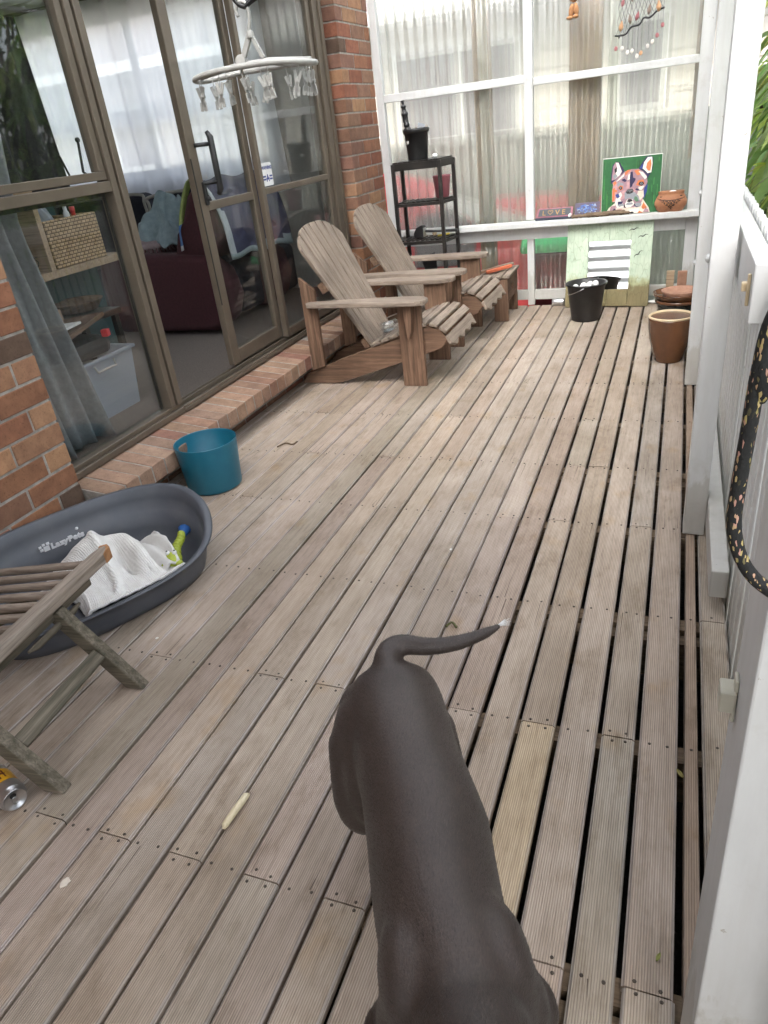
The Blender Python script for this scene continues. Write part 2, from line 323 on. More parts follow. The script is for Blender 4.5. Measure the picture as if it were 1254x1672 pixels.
def fur_mat():
    m, t, bs = newmat('short_blue_grey_fur')
    at = t.nodes.new('ShaderNodeVertexColor'); at.layer_name = 'Col'
    n = noise(t, objco(t), 7, 5, .6); h = noise(t, objco(t, (300, 110, 300)), 1.5, 3, .65)
    r = ramp(t, n, [(.3, (.021, .0130, .0100, 1)), (.68, (.046, .0318, .0262, 1))])
    r2 = ramp(t, h, [(.32, (.72, .71, .70, 1)), (.68, (1.26, 1.25, 1.24, 1))])
    c = mix(t, r.outputs[0], r2.outputs[0], 1, 'MULTIPLY')
    t.links.new(c, bs.inputs['Base Color']); bs.inputs['Roughness'].default_value = .5; bs.inputs['Coat Weight'].default_value = .08; bs.inputs['Coat Roughness'].default_value = .42
    bs.inputs['Sheen Weight'].default_value = .08; bs.inputs['Sheen Roughness'].default_value = .35
    bump(t, h, bs, .6, .002); return m
M['fur'] = fur_mat()
def quilt_mat():
    m, t, bs = newmat('quilted_white_cotton'); co = objco(t)
    w = N(t, 'ShaderNodeTexWave', wave_type='BANDS', bands_direction='X', Scale=9.5, Distortion=3.2); w.inputs['Detail'].default_value = 1.0; w.inputs['Detail Scale'].default_value = 2.2; w.inputs['Scale'].default_value = 19
    t.links.new(objco(t, (1, 1, .3), 'UV'), w.inputs['Vector'])
    w2 = N(t, 'ShaderNodeTexWave', wave_type='BANDS', bands_direction='Y', Scale=5.0, Distortion=2.5)
    t.links.new(objco(t, (1, 1, 1), 'UV'), w2.inputs['Vector'])
    n = noise(t, co, 9, 5, .6); r = ramp(t, n, [(.3, (.62, .60, .57, 1)), (.66, (.78, .77, .75, 1))])
    t.links.new(r.outputs[0], bs.inputs['Base Color']); bs.inputs['Roughness'].default_value = .9
    mn = N(t, 'ShaderNodeMath', operation='MULTIPLY_ADD'); t.links.new(w2.outputs['Fac'], mn.inputs[0]); mn.inputs[1].default_value = .35; t.links.new(w.outputs['Fac'], mn.inputs[2])
    bump(t, mn.outputs[0], bs, .6, .003); return m
M['quilt'] = quilt_mat()
def leash_mat():
    m, t, bs = newmat('woven_black_leash')
    w = N(t, 'ShaderNodeTexVoronoi', Scale=1.0); t.links.new(objco(t, (620, 620, 230)), w.inputs['Vector'])
    r = ramp(t, w.outputs['Color'], [(.74, (.010, .010, .010, 1)), (.77, (.40, .33, .12, 1)), (.88, (.45, .24, .19, 1))])
    t.links.new(r.outputs[0], bs.inputs['Base Color']); bs.inputs['Roughness'].default_value = .8
    bump(t, noise(t, objco(t, (1, 1, 1)), 260, 3, .6), bs, .6, .002); return m
M['leash'] = leash_mat()

# ---------------------------------------------------------------- mesh helpers
class MB:
    def __init__(s): s.bm = bmesh.new(); s.cl = s.bm.loops.layers.float_color.new('Col'); s.uv = None
    def _f(s, vs, col=None, smooth=False):
        try: f = s.bm.faces.new(vs)
        except ValueError: return None
        c = col or (1, 1, 1, 1)
        for l in f.loops: l[s.cl] = c
        f.smooth = smooth; return f
    def hexa(s, p, col=None):
        v = [s.bm.verts.new(q) for q in p]
        for i in ((0, 3, 2, 1), (4, 5, 6, 7), (0, 1, 5, 4), (1, 2, 6, 5), (2, 3, 7, 6), (3, 0, 4, 7)): s._f([v[k] for k in i], col)
        return s
    def box(s, x0, x1, y0, y1, z0, z1, col=None):
        return s.hexa([(x0, y0, z0), (x1, y0, z0), (x1, y1, z0), (x0, y1, z0), (x0, y0, z1), (x1, y0, z1), (x1, y1, z1), (x0, y1, z1)], col)
    def obox(s, c, size, rot=None, col=None):
        h = [x / 2 for x in size]; m = rot or Matrix.Identity(3); c = Vector(c)
        return s.hexa([c + m @ Vector((a * h[0], b * h[1], d * h[2])) for d in (-1, 1) for a, b in ((-1, -1), (1, -1), (1, 1), (-1, 1))], col)
    def beam(s, a, b, w, t, up=(0, 0, 1), col=None):
        a = Vector(a); b = Vector(b); d = (b - a).normalized(); u = Vector(up); sd_ = d.cross(u).normalized(); u = sd_.cross(d)
        return s.hexa([p + sd_ * i * w / 2 + u * j * t / 2 for p in (a, b) for i, j in ((-1, -1), (1, -1), (1, 1), (-1, 1))], col)
    def prism(s, poly, axis, t0, t1, col=None, M4=None, smooth=False):
        def mk(u, v, w):
            p = {'x': (w, u, v), 'y': (u, w, v), 'z': (u, v, w)}[axis]
            return (M4 @ Vector(p)) if M4 else p
        a = [s.bm.verts.new(mk(u, v, t0)) for u, v in poly]; b = [s.bm.verts.new(mk(u, v, t1)) for u, v in poly]
        s._f(a[::-1], col); s._f(b, col)
        n = len(poly)
        for i in range(n): s._f([a[i], a[(i + 1) % n], b[(i + 1) % n], b[i]], col, smooth)
        return s
    def tube(s, pts, r, n=10, col=None, caps=True):
        pts = [Vector(p) for p in pts]; rs = r if isinstance(r, (list, tuple)) else [r] * len(pts)
        prev = None; rings = []
        for i, p in enumerate(pts):
            d = (pts[min(i + 1, len(pts) - 1)] - pts[max(i - 1, 0)]).normalized()
            if prev is None:
                a = Vector((0, 0, 1)) if abs(d.z) < .9 else Vector((1, 0, 0)); u = d.cross(a).normalized()
            else:
                u = (prev - d * prev.dot(d)); u = u.normalized() if u.length > 1e-6 else d.orthogonal().normalized()
            prev = u; v = d.cross(u)
            rings.append([s.bm.verts.new(p + (u * math.cos(2 * math.pi * k / n) + v * math.sin(2 * math.pi * k / n)) * rs[i]) for k in range(n)])
        for a, b in zip(rings, rings[1:]):
            for k in range(n): s._f([a[k], a[(k + 1) % n], b[(k + 1) % n], b[k]], col, True)
        if caps: s._f(rings[0][::-1], col); s._f(rings[-1], col)
        return s
    def lathe(s, prof, n=32, c=(0, 0, 0), col=None, sx=1, sy=1, M3=None, close=False, power=2.0):
        rings = []; c = Vector(c)
        for r, z in prof:
            ring = []
            for k in range(n):
                a = 2 * math.pi * k / n; ca, sa = math.cos(a), math.sin(a)
                if power != 2.0:
                    q = (abs(ca) ** power + abs(sa) ** power) ** (-1 / power); ca *= q; sa *= q
                p = Vector((r * sx * ca, r * sy * sa, z))
                ring.append(s.bm.verts.new(c + (M3 @ p if M3 else p)))
            rings.append(ring)
        for a, b in zip(rings, rings[1:]):
            for k in range(n): s._f([a[k], a[(k + 1) % n], b[(k + 1) % n], b[k]], col, True)
        if prof[0][0] > 1e-5: s._f(rings[0][::-1], col)
        if prof[-1][0] > 1e-5: s._f(rings[-1], col)
        return s
    def grid(s, fn, nu, nv, col=None, smooth=True, uv=False):
        if uv and s.uv is None: s.uv = s.bm.loops.layers.uv.new('UVMap')
        V = [[s.bm.verts.new(fn(i / nu, j / nv)) for j in range(nv + 1)] for i in range(nu + 1)]
        for i in range(nu):
            for j in range(nv):
                f = s._f([V[i][j], V[i + 1][j], V[i + 1][j + 1], V[i][j + 1]], col, smooth)
                if uv and f:
                    for l, (a, b) in zip(f.loops, ((i, j), (i + 1, j), (i + 1, j + 1), (i, j + 1))): l[s.uv].uv = (a / nu, b / nv)
        return s
    def ball(s, c, r, n=12, col=None, sc_=(1, 1, 1), M3=None):
        prof = [(r * math.sin(math.pi * i / n), -r * math.cos(math.pi * i / n)) for i in range(n + 1)]
        prof[0] = (1e-6, -r); prof[-1] = (1e-6, r)
        m = Matrix.Diagonal(sc_); m = (M3 @ m) if M3 else m
        return s.lathe(prof, n * 2, c, col, M3=m)
    def build(s, name, mat, parent=None, bevel=0, loc=None, rot=None, solid=0, weld=False, segs=2):
        bm = s.bm
        bmesh.ops.remove_doubles(bm, verts=bm.verts, dist=1e-6)
        bmesh.ops.recalc_face_normals(bm, faces=bm.faces)
        me = bpy.data.meshes.new(name); bm.to_mesh(me); bm.free()
        o = bpy.data.objects.new(name, me); COL.objects.link(o)
        for m in (mat if isinstance(mat, (list, tuple)) else [mat]): me.materials.append(m if not isinstance(m, str) else M[m])
        if parent: o.parent = parent
        if loc: o.location = loc
        if rot: o.rotation_euler = rot
        if solid:
            md = o.modifiers.new('thickness', 'SOLIDIFY'); md.thickness = solid; md.offset = 0
        if bevel:
            md = o.modifiers.new('bevel', 'BEVEL'); md.width = bevel; md.segments = segs; md.limit_method = 'ANGLE'; md.angle_limit = R(40); md.harden_normals = False
        return o
def tag(o, label, cat, group=None):
    o['label'] = label; o['category'] = cat
    if group: o['group'] = group
    return o
def thing(name, label, cat, loc=(0, 0, 0), rotz=0, group=None):
    o = bpy.data.objects.new(name, None); COL.objects.link(o); o.empty_display_size = .05
    o.location = loc; o.rotation_euler = (0, 0, rotz); return tag(o, label, cat, group)
def struct(o): o['kind'] = 'structure'; return o
def stuff(o): o['kind'] = 'stuff'; return o
def text_mesh(name, s, mat, size, parent=None, M4=None, depth=.0006, font_scale_x=1, bold=0):
    cu = bpy.data.curves.new('txt', 'FONT'); cu.body = s; cu.size = size; cu.extrude = depth; cu.align_x = 'LEFT'; cu.offset = bold
    tmp = bpy.data.objects.new('txt', cu); COL.objects.link(tmp)
    dg = bpy.context.evaluated_depsgraph_get(); me = bpy.data.meshes.new_from_object(tmp.evaluated_get(dg))
    bpy.data.objects.remove(tmp); bpy.data.curves.remove(cu)
    mm = (M4 or Matrix.Identity(4)) @ Matrix.Diagonal((font_scale_x, 1, 1, 1)); me.transform(mm); me.name = name
    me.materials.clear(); me.materials.append(M[mat])
    o = bpy.data.objects.new(name, me); COL.objects.link(o)
    if parent: o.parent = parent
    return o
def frame4(origin, xdir, ydir):
    x = Vector(xdir).normalized(); z = x.cross(Vector(ydir)).normalized(); y = z.cross(x)
    m = Matrix((x, y, z)).transposed().to_4x4(); m.translation = Vector(origin); return m
def bez(pts, n=8):
    """Catmull-Rom through points"""
    P = [Vector(p) for p in pts]; P = [P[0] * 2 - P[1]] + P + [P[-1] * 2 - P[-2]]; out = []
    for i in range(1, len(P) - 2):
        for k in range(n):
            t = k / n; a, b, c, d = P[i - 1:i + 3]
            out.append(.5 * ((2 * b) + (c - a) * t + (2 * a - 5 * b + 4 * c - d) * t * t + (3 * b - a - 3 * c + d) * t ** 3))
    out.append(P[-2]); return out
def jit(c, a=.08):
    k = 1 + random.uniform(-a, a); return (c[0] * k * (1 + random.uniform(-.03, .03)), c[1] * k, c[2] * k * (1 + random.uniform(-.03, .03)), 1)

# ================================================================ SETTING
# ---- ground
g = MB(); g.box(-60, 60, -40, 70, -.62, -.5); struct(g.build('ground', 'grass'))
g = MB(); g.box(-2.3, .3, -1.2, 5.72, -.498, -.45); struct(g.build('soil_bed', 'soil'))
# ---- deck: reeded boards running away from the door, nailed to joists
JY = [-.74, -.24, .235, .727, 1.29, 1.785, 2.295, 2.765, 3.28, 3.80, 4.24, 4.70, 5.16, 5.58]
d = MB(); nails = []
edges = []; xr = .0895
PITCH = [.0945, .0855, .0990, .0935, .0930]
gaps = []
k = 0; x = xr
while x > -2.12:
    p = PITCH[k] if k < len(PITCH) else .0945 + random.uniform(-.0025, .0025)
    if k < 6: gp = random.uniform(.0105, .0135)
    elif k < 12: gp = random.uniform(.005, .0085)
    elif k in (8, 9, 13): gp = .0075
    else: gp = random.uniform(.0018, .0042)
    edges.append((max(x - p + gp, -2.122), x)); x -= p; k += 1
PAL = [(.385, .328, .278), (.400, .344, .292), (.362, .306, .258), (.415, .356, .300), (.385, .334, .288), (.345, .288, .238)]
JOINTS = {0: [.727], 1: [1.29], 2: [.727], 3: [1.29, 2.765], 5: [1.29, .235], 6: [.727], 8: [1.29, .727], 9: [1.29], 10: [.727], 11: [1.29, 2.765], 12: [.727], 14: [.727], 15: [1.29]}
def board(x0, x1, y0, y1, col, b=.0055, th=.021, dz=0):
    poly = [(x0, -th), (x1, -th), (x1, -b), (x1 - b, 0), (x0 + b, 0), (x0, -b)]
    k_ = random.uniform(-.0011, .0011); ym = (y0 + y1) / 2; sh_ = Matrix.Identity(4); sh_[0][1] = k_; sh_[0][3] = -k_ * ym
    d.prism([(u, v + dz) for u, v in poly], 'y', y0, y1, col, M4=sh_)
for k, (x0, x1) in enumerate(edges):
    js = list(JOINTS.get(k, []))
    for j in JY[6:-1]:
        if random.random() < .20: js.append(j)
    if not js: js.append(random.choice(JY[7:12]))
    js.append(random.choice([-.24, -.74]))
    ys = sorted(set([-1.15] + js + [5.60])); base = random.choice(PAL)
    xm = (x0 + x1) / 2
    for a, b in zip(ys, ys[1:]):
        c = jit(random.choice(PAL), .07)
        if k == 3 and abs(b - 1.29) < .01: c = (.46, .38, .275, 1)
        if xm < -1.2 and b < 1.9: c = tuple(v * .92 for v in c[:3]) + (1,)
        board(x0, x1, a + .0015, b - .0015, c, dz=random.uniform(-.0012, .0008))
    for j in JY[2:-1]:
        isj = any(abs(j - q) < .01 for q in ys)
        for off in ((-.011, .012) if isj else (0,)):
            for xx in (x0 + .021 + random.uniform(-.004, .004), x1 - .021 + random.uniform(-.004, .004)):
                nails.append((xx, j + off + random.uniform(-.004, .004)))
# narrow filler strip and the outer board by the posts
for a, b in zip([-.9, .727, 2.295, 3.8], [.727, 2.295, 3.8, 5.6]): d.prism([(.103, -.04), (.131, -.04), (.131, -.003), (.129, 0), (.105, 0), (.103, -.003)], 'y', a + .001, b - .001, jit((.33, .255, .195), .06))
board(.1405, .2085, -.9, 1.785, jit(PAL[0], .05)); board(.1405, .2085, 1.788, 5.6, jit(PAL[2], .05))
for j in JY[2:-1]: nails += [(.117, j), (.172, j + .02)]
cr_ = random.Random(31)
for i in range(150):   # drying checks, mostly running in from the board ends and nails
    x0, x1 = cr_.choice(edges[:22]); j = cr_.choice(JY[2:-1]); sg = cr_.choice((-1, 1)); L_ = cr_.uniform(.03, .16); xx = cr_.uniform(x0 + .012, x1 - .012); ww = cr_.uniform(.0004, .0011); ya = j + sg * .006
    d.prism([(xx - ww, ya), (xx + ww, ya), (xx + cr_.uniform(-.004, .004), ya + sg * L_)], 'z', .0004, .0011, (.085, .065, .05, 1))
for x, y in nails:
    d.lathe([(.0036, -.003), (.0036, .0006), (.0022, .0012)], 6, (x, y, 0), (.075, .062, .052, 1))
d.bm.normal_update(); bmesh.ops.recalc_face_normals(d.bm, faces=d.bm.faces)
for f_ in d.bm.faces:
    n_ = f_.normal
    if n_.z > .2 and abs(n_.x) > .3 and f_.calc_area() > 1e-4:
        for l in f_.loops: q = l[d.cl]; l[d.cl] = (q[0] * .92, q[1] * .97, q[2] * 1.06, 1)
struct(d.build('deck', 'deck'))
jb = MB()
for j in JY: jb.box(-2.1, .209, j - .024, j + .024, -.15, -.0235)
for j in JY[3:9:2]: jb.box(-2.1, .209, j - .075, j - .035, -.16, -.034)
jb.box(.188, .209, -1, 5.6, -.3, -.155); jb.box(.2095, .2125, -1, 5.6, -.45, -.03)  # thin outer skirt added to keep side light from under the boards
struct(jb.build('deck_joists', 'joist'))
# ---- litter on the boards: paint splats, twigs, leaves
def splat(x, y, r, col, label, cat, name, sy=1.4):
    m = MB(); n = 11; ph = random.random() * 6
    ring = [(x + r * math.cos(2 * math.pi * i / n) * random.uniform(.6, 1.1), y + sy * r * math.sin(2 * math.pi * i / n) * random.uniform(.6, 1.1)) for i in range(n)]
    m.prism(ring, 'z', .0012, .0026, col); tag(m.build(name, 'vcol'), label, cat)
splat(-1.105, .60, .010, (.62, .55, .47, 1), 'pale dried paint splat on the front left deck board', 'paint splat', 'paint_splat')
splat(-1.43, 1.36, .0055, (.7, .68, .62, 1), 'tiny white chip on the deck beside the dog bed', 'paint chip', 'paint_chip', 1)
splat(-.66, 2.03, .0052, (.72, .70, .66, 1), 'tiny white chip in the middle of the deck', 'paint chip', 'paint_chip', 1)
def twig(pts, label, col=(.09, .055, .025, 1), r=.004, name='twig', cat='twig'):
    m = MB(); m.tube(bez(pts, 5), r, 6, col); tag(m.build(name, 'vcol'), label, cat)
twig([(-1.765, 2.80, .006), (-1.735, 2.835, .012), (-1.70, 2.84, .005), (-1.69, 2.875, .006)], 'small curled brown twig on the deck near the brick sill')
twig([(-.555, 1.60, .006), (-.54, 1.615, .014), (-.522, 1.605, .005)], 'curled green brown leaf stalk in a deck gap above the dog', (.075, .075, .02, 1), .0035, 'leaf_stalk', 'leaf')
def dead_leaf(x, y, a, label, col=(.20, .21, .05, 1), L=.008):
    m = MB(); cx_, sy_ = math.cos(a), math.sin(a)
    def fn(u, v):
        w = math.sin(math.pi * (.08 + .9 * u)) * .42 * L; p = (u - .5) * 2 * L; q = (v - .5) * 2 * w
        return (x + p * cx_ - q * sy_, y + p * sy_ + q * cx_, .003 + .004 * abs(v - .5) + .003 * u)
    m.grid(fn, 6, 4, col); tag(m.build('fallen_leaf', 'vcol', solid=.0006), label, 'leaf')
dead_leaf(.062, .79, 1.2, 'tiny yellow green leaf on the board beside the near post')
dead_leaf(.093, 1.21, 2.2, 'dry olive leaf caught in the gap by the filler strip', (.16, .13, .03, 1), .012)

# ---- brick house: walls, sill, openings, room behind the glass
house = thing('brick_house', 'brown brick house wall with bronze framed window and sliding glass door', 'house', (-2.12, 3.4, 0))
hl = house.location
HX = lambda v: v - hl.x
BP = [(0.28, 0.138, 0.08), (0.24, 0.098, 0.062), (0.305, 0.168, 0.102), (0.22, 0.118, 0.08), (0.2, 0.105, 0.078), (0.34, 0.195, 0.115), (0.245, 0.138, 0.095), (0.265, 0.125, 0.074)]
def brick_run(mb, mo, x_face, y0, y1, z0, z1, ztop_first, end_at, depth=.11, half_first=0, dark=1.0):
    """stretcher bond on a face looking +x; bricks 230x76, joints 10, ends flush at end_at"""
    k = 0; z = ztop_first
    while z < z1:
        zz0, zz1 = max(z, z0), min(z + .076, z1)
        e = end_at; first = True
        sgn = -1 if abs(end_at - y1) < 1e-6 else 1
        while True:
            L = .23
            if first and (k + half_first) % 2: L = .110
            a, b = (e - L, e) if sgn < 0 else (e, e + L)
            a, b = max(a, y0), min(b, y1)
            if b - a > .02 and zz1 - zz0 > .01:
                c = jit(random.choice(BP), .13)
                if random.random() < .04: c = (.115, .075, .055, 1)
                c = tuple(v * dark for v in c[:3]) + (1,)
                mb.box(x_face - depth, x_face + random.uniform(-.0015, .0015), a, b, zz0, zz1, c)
            e += sgn * (L + .01); first = False
            if (sgn < 0 and e < y0 + .01) or (sgn > 0 and e > y1 - .01): break
        z += .086; k += 1
    mo.box(x_face - depth - .05, x_face - .0035, y0 + .006, y1 - .006, z0, z1)
def sub(o, par): o.parent = par; o.matrix_parent_inverse = Matrix.Identity(4); return o
def rel(o): o.parent = house; o.matrix_parent_inverse = Matrix.Translation(-hl); return o
b = MB(); mo = MB()
brick_run(b, mo, -2.12, -1.5, 1.893, -.4, 2.6, .159 - .086 * 6, 1.893, half_first=1)
w1 = rel(b.build('brick_wall', 'brick', bevel=.0025, segs=1)); m1 = rel(mo.build('mortar_bed', 'mortar')); sub(m1, w1)
b = MB(); mo = MB(); brick_run(b, mo, -2.12, 5.03, 5.60, -.4, 2.6, .159 - .086 * 6, 5.03)
for o_ in [rel(b.build('brick_wall', 'brick', bevel=.0025, segs=1))]:
    m1 = rel(mo.build('mortar_bed', 'mortar')); sub(m1, o_)
b = MB(); mo = MB()   # wall under the sill
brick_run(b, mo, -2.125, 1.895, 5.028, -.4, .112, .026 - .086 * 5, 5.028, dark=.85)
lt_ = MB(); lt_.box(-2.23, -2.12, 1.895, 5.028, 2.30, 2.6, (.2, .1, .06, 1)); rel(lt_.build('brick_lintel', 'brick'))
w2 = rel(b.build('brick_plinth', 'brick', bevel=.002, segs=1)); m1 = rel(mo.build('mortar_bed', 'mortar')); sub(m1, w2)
s = MB(); sm_ = MB(); y = 1.905
SP = [(.30, .195, .14), (.27, .17, .12), (.335, .225, .165), (.25, .145, .105), (.22, .14, .105), (.29, .19, .145), (.235, .125, .095)]
while y < 5.02:
    c = jit(random.choice(SP), .10); w = .0775; dy = random.uniform(-.0015, .0015); dzz = random.uniform(-.003, .002)
    y1_ = min(y + w, 5.027)
    P8 = []
    for zz in (0, 1):
        for xx, yy in ((-2.215, y), (-1.987 + dy, y), (-1.987 + dy, y1_), (-2.215, y1_)):
            top = (.2165 if xx < -2.1 else .188) + dzz
            P8.append((xx, yy, top if zz else top - .076))
    s.hexa(P8, c); y += .0865
rel(s.build('brick_sill', 'brick', bevel=.003))
for xx in (0,): sm_.hexa([(-2.21, 1.9, .125), (-1.9905, 1.9, .113), (-1.9905, 5.027, .113), (-2.21, 5.027, .125), (-2.21, 1.9, .2135), (-1.9905, 1.9, .185), (-1.9905, 5.027, .185), (-2.21, 5.027, .2135)])
rel(sm_.build('sill_mortar', 'mortar'))
# frames -------------------------------------------------------------
XF = -2.178
def fr(mb, y0, y1, z0, z1, x0=-2.255, x1=XF): mb.box(x0, x1, y0, y1, z0, z1)
win = MB()
fr(win, 1.895, 2.70, .2195, .247); fr(win, 1.895, 2.70, .2475, .268, -2.25, -2.193)
fr(win, 1.895, 1.935, .2685, 2.25); fr(win, 1.936, 2.612, 1.222, 1.262, -2.25, -2.186)
for dx, (a, b_) in zip((0, .012), ((2.613, 2.648), (2.662, 2.700))): fr(win, a, b_, .2685, 2.25, -2.255, XF - .004 + dx * .2)
fr(win, 2.6485, 2.6615, .2685, 2.25, -2.25, XF - .02); fr(win, 1.936, 2.612, 2.2, 2.25)
wf = rel(win.build('window', 'bronze', bevel=.002, segs=1))
def sub(o, par): o.parent = par; o.matrix_parent_inverse = Matrix.Identity(4); return o
sa = MB()   # awning sash
for a, b_, c_, d_ in ((1.945, 1.975, 1.30, 2.17), (2.572, 2.606, 1.30, 2.17), (1.945, 2.606, 1.268, 1.2995), (1.945, 2.606, 2.1705, 2.195)): sa.box(-2.236, -2.192, a, b_, c_, d_)
sub(sa.build('sash', 'bronze', bevel=.002, segs=1), wf)
p_ = MB(); p_.box(-2.222, -2.217, 1.9755, 2.5715, 1.30, 2.17); sub(p_.build('upper_pane', 'glass'), wf)
p_ = MB(); p_.box(-2.229, -2.224, 1.937, 2.612, .2695, 1.221); sub(p_.build('lower_pane', 'glass'), wf)
p_ = MB(); p_.box(-2.236, -2.2305, 2.600, 2.6115, .270, 1.22); p_.box(-2.236, -2.2305, 1.937, 2.6, 1.205, 1.2205); sub(p_.build('rubber_seal', 'bronze_dark'), wf)
st = MB(); st.beam((-2.243, 2.556, 1.42), (-2.243, 2.537, 1.305), .012, .004); st.beam((-2.243, 2.537, 1.305), (-2.243, 2.552, 1.298), .012, .004); st.lathe([(.009, -.006), (.009, .006)], 10, (-2.244, 2.556, 1.42), M3=Matrix.Rotation(R(90), 3, 'Y'))
sub(st.build('window_stay', 'black', bevel=.001, segs=1), wf)
st = MB(); st.beam((-2.246, 2.435, 1.372), (-2.246, 2.462, 1.292), .007, .004); sub(st.build('stay_arm', 'black'), wf)
# sliding door
tr = MB()
fr(tr, 2.701, 5.03, .2195, .238, -2.27, -2.172); tr.box(-2.262, -2.256, 2.701, 4.93, .2385, .256); tr.box(-2.222, -2.216, 2.701, 4.93, .2385, .262); tr.box(-2.19, -2.1735, 2.701, 4.93, .2385, .250)
for a, b_, x1 in ((4.78, 4.835, -2.205), (4.8355, 4.875, -2.185), (4.8755, 4.915, -2.19), (4.9155, 4.955, -2.178), (4.9555, 5.028, -2.235)): tr.box(-2.27, x1, a, b_, .2575, 2.25)
tr.box(-2.27, -2.178, 2.701, 5.028, 2.2505, 2.295)
dj = rel(tr.build('door_frame', 'bronze', bevel=.002, segs=1))
sd_ = MB()
for a, b_, c_, d_ in ((3.268, 3.340, .27, 2.24), (3.80, 3.85, .27, 2.24), (3.3405, 3.7995, 1.058, 1.098), (3.3405, 3.7995, .27, .345), (3.3405, 3.7995, 2.18, 2.24)): sd_.box(-2.262, -2.226, a, b_, c_, d_)
sp = rel(sd_.build('sliding_panel', 'bronze', bevel=.003, segs=1))
for nm, z0, z1 in (('upper_pane', 1.0985, 2.1795), ('lower_pane', .3455, 1.0575)):
    p_ = MB(); p_.box(-2.246, -2.241, 3.341, 3.799, z0, z1); sub(p_.build(nm, 'glass'), sp)
h = MB(); h.tube([(-2.185, 3.393, 1.125), (-2.172, 3.397, 1.15), (-2.172, 3.397, 1.385), (-2.185, 3.393, 1.41)], [.010, .0165, .0165, .010], 12)
h.tube([(-2.228, 3.325, 1.185), (-2.205, 3.345, 1.185), (-2.174, 3.395, 1.185)], .0095, 8); h.tube([(-2.228, 3.325, 1.355), (-2.205, 3.345, 1.355), (-2.174, 3.395, 1.355)], .0095, 8)
sub(h.build('door_handle', 'black'), sp)
h = MB(); h.box(-2.226, -2.212, 3.3175, 3.3385, 1.085, 1.19); h.lathe([(.010, 0), (.010, .012), (.004, .016)], 12, (-2.212, 3.328, 1.115), M3=Matrix.Rotation(R(90), 3, 'Y')); sub(h.build('door_lock', 'black', bevel=.002), sp)
h = MB(); h.box(-2.226, -2.2215, 3.2665, 3.2672 + .004, .6, 1.3); sub(h.build('weather_strip', 'bronze_dark'), sp)
fx = MB()
for a, b_, c_, d_ in ((3.845, 3.882, .2625, 2.245), (4.742, 4.779, .2625, 2.245), (3.8825, 4.7415, 1.072, 1.105), (3.8825, 4.7415, .2625, .315), (3.8825, 4.7415, 2.19, 2.245)): fx.box(-2.222, -2.188, a, b_, c_, d_)
fp = rel(fx.build('fixed_panel', 'bronze', bevel=.003, segs=1))
for nm, z0, z1 in (('upper_pane', 1.1055, 2.1895), ('lower_pane', .3155, 1.0715)):
    p_ = MB(); p_.box(-2.207, -2.202, 3.883, 4.741, z0, z1); sub(p_.build(nm, 'glass'), fp)
# warning sticker on the fixed pane
q = MB(); ring = []
W0, W1, Z0, Z1 = 3.895, 4.012, 1.112, 1.232
for cy_, cz_, a0 in ((W1 - .012, Z1 - .012, 0), (W0 + .012, Z1 - .012, 90), (W0 + .012, Z0 + .012, 180), (W1 - .012, Z0 + .012, 270)):
    for k in range(5): a = R(a0 + k * 22.5); ring.append((cy_ + .012 * math.cos(a), cz_ + .012 * math.sin(a)))
q.prism(ring, 'x', -2.2015, -2.2005); stk = tag(q.build('warning_sticker', 'white_plastic'), 'white rectangular WARNING sticker with blue emblem on the door glass', 'sticker')
def stf(y, z): return frame4((-2.2003, y, z), (0, 1, 0), (0, 0, 1))
text_mesh('lettering', 'WARNING!', 'navy_print', .0245, stk, stf(W0 + .004, Z1 - .034), .0004, .92, .0009)
text_mesh('emblem_letter', 'A', 'navy_print', .050, stk, stf(W0 + .042, Z0 + .024), .0004, .95, .002)
q = MB()
for zz in (.030, .045):
    for a, b_ in ((.006, .038), (.080, .112)): q.box(-2.2004, -2.1998, W0 + a, W0 + b_, Z0 + zz, Z0 + zz + .009)
q.box(-2.2004, -2.1994, W0 + .040, W0 + .078, Z0 + .036, Z0 + .0415)
q.build('emblem_stripes', 'navy_print', stk)
# ---- room behind the glass
FL = .205
r_ = MB(); r_.box(-6.6, -2.28, .3, 5.62, .1, FL); rel(r_.build('carpet_floor', 'carpet'))
r_ = MB(); r_.box(-2.30, -2.281, 2.72, 3.85, FL, FL + .008); 
rn = random.Random(3)
for i in range(150):
    yy = 2.72 + rn.random() * .75; r_.tube([(-2.285, yy, FL - .003), (-2.272 + rn.uniform(-.004, .008), yy + rn.uniform(-.01, .01), FL + rn.uniform(-.004, .006))], .0025, 4)
rel(r_.build('frayed_carpet_edge', 'carpet'))
r_ = MB(); r_.box(-6.6, -2.26, .3, 5.62, 2.55, 2.6); rel(r_.build('room_ceiling', 'ceiling'))
r_ = MB(); r_.box(-6.7, -6.6, .3, 1.2, FL, 2.55); r_.box(-6.7, -6.6, 4.6, 5.74, FL, 2.55); r_.box(-6.7, -6.6, 1.2, 4.6, FL, .75); r_.box(-6.7, -6.6, 1.2, 4.6, 2.35, 2.55); r_.box(-6.6, -2.26, .2, .3, FL, 2.55); rel(r_.build('room_wall', 'plaster'))  # opening in the unseen side wall is added to let light into the room
WX0, WX1, WZ0, WZ1 = -5.35, -3.05, 1.19, 2.36
r_ = MB(); r_.box(-6.6, WX0, 5.62, 5.74, FL, 2.55); r_.box(WX1, -2.26, 5.62, 5.74, FL, 2.55); r_.box(WX0, WX1, 5.62, 5.74, FL, WZ0); r_.box(WX0, WX1, 5.62, 5.74, WZ1, 2.55)
rel(r_.build('end_wall', 'plaster'))
r_ = MB()
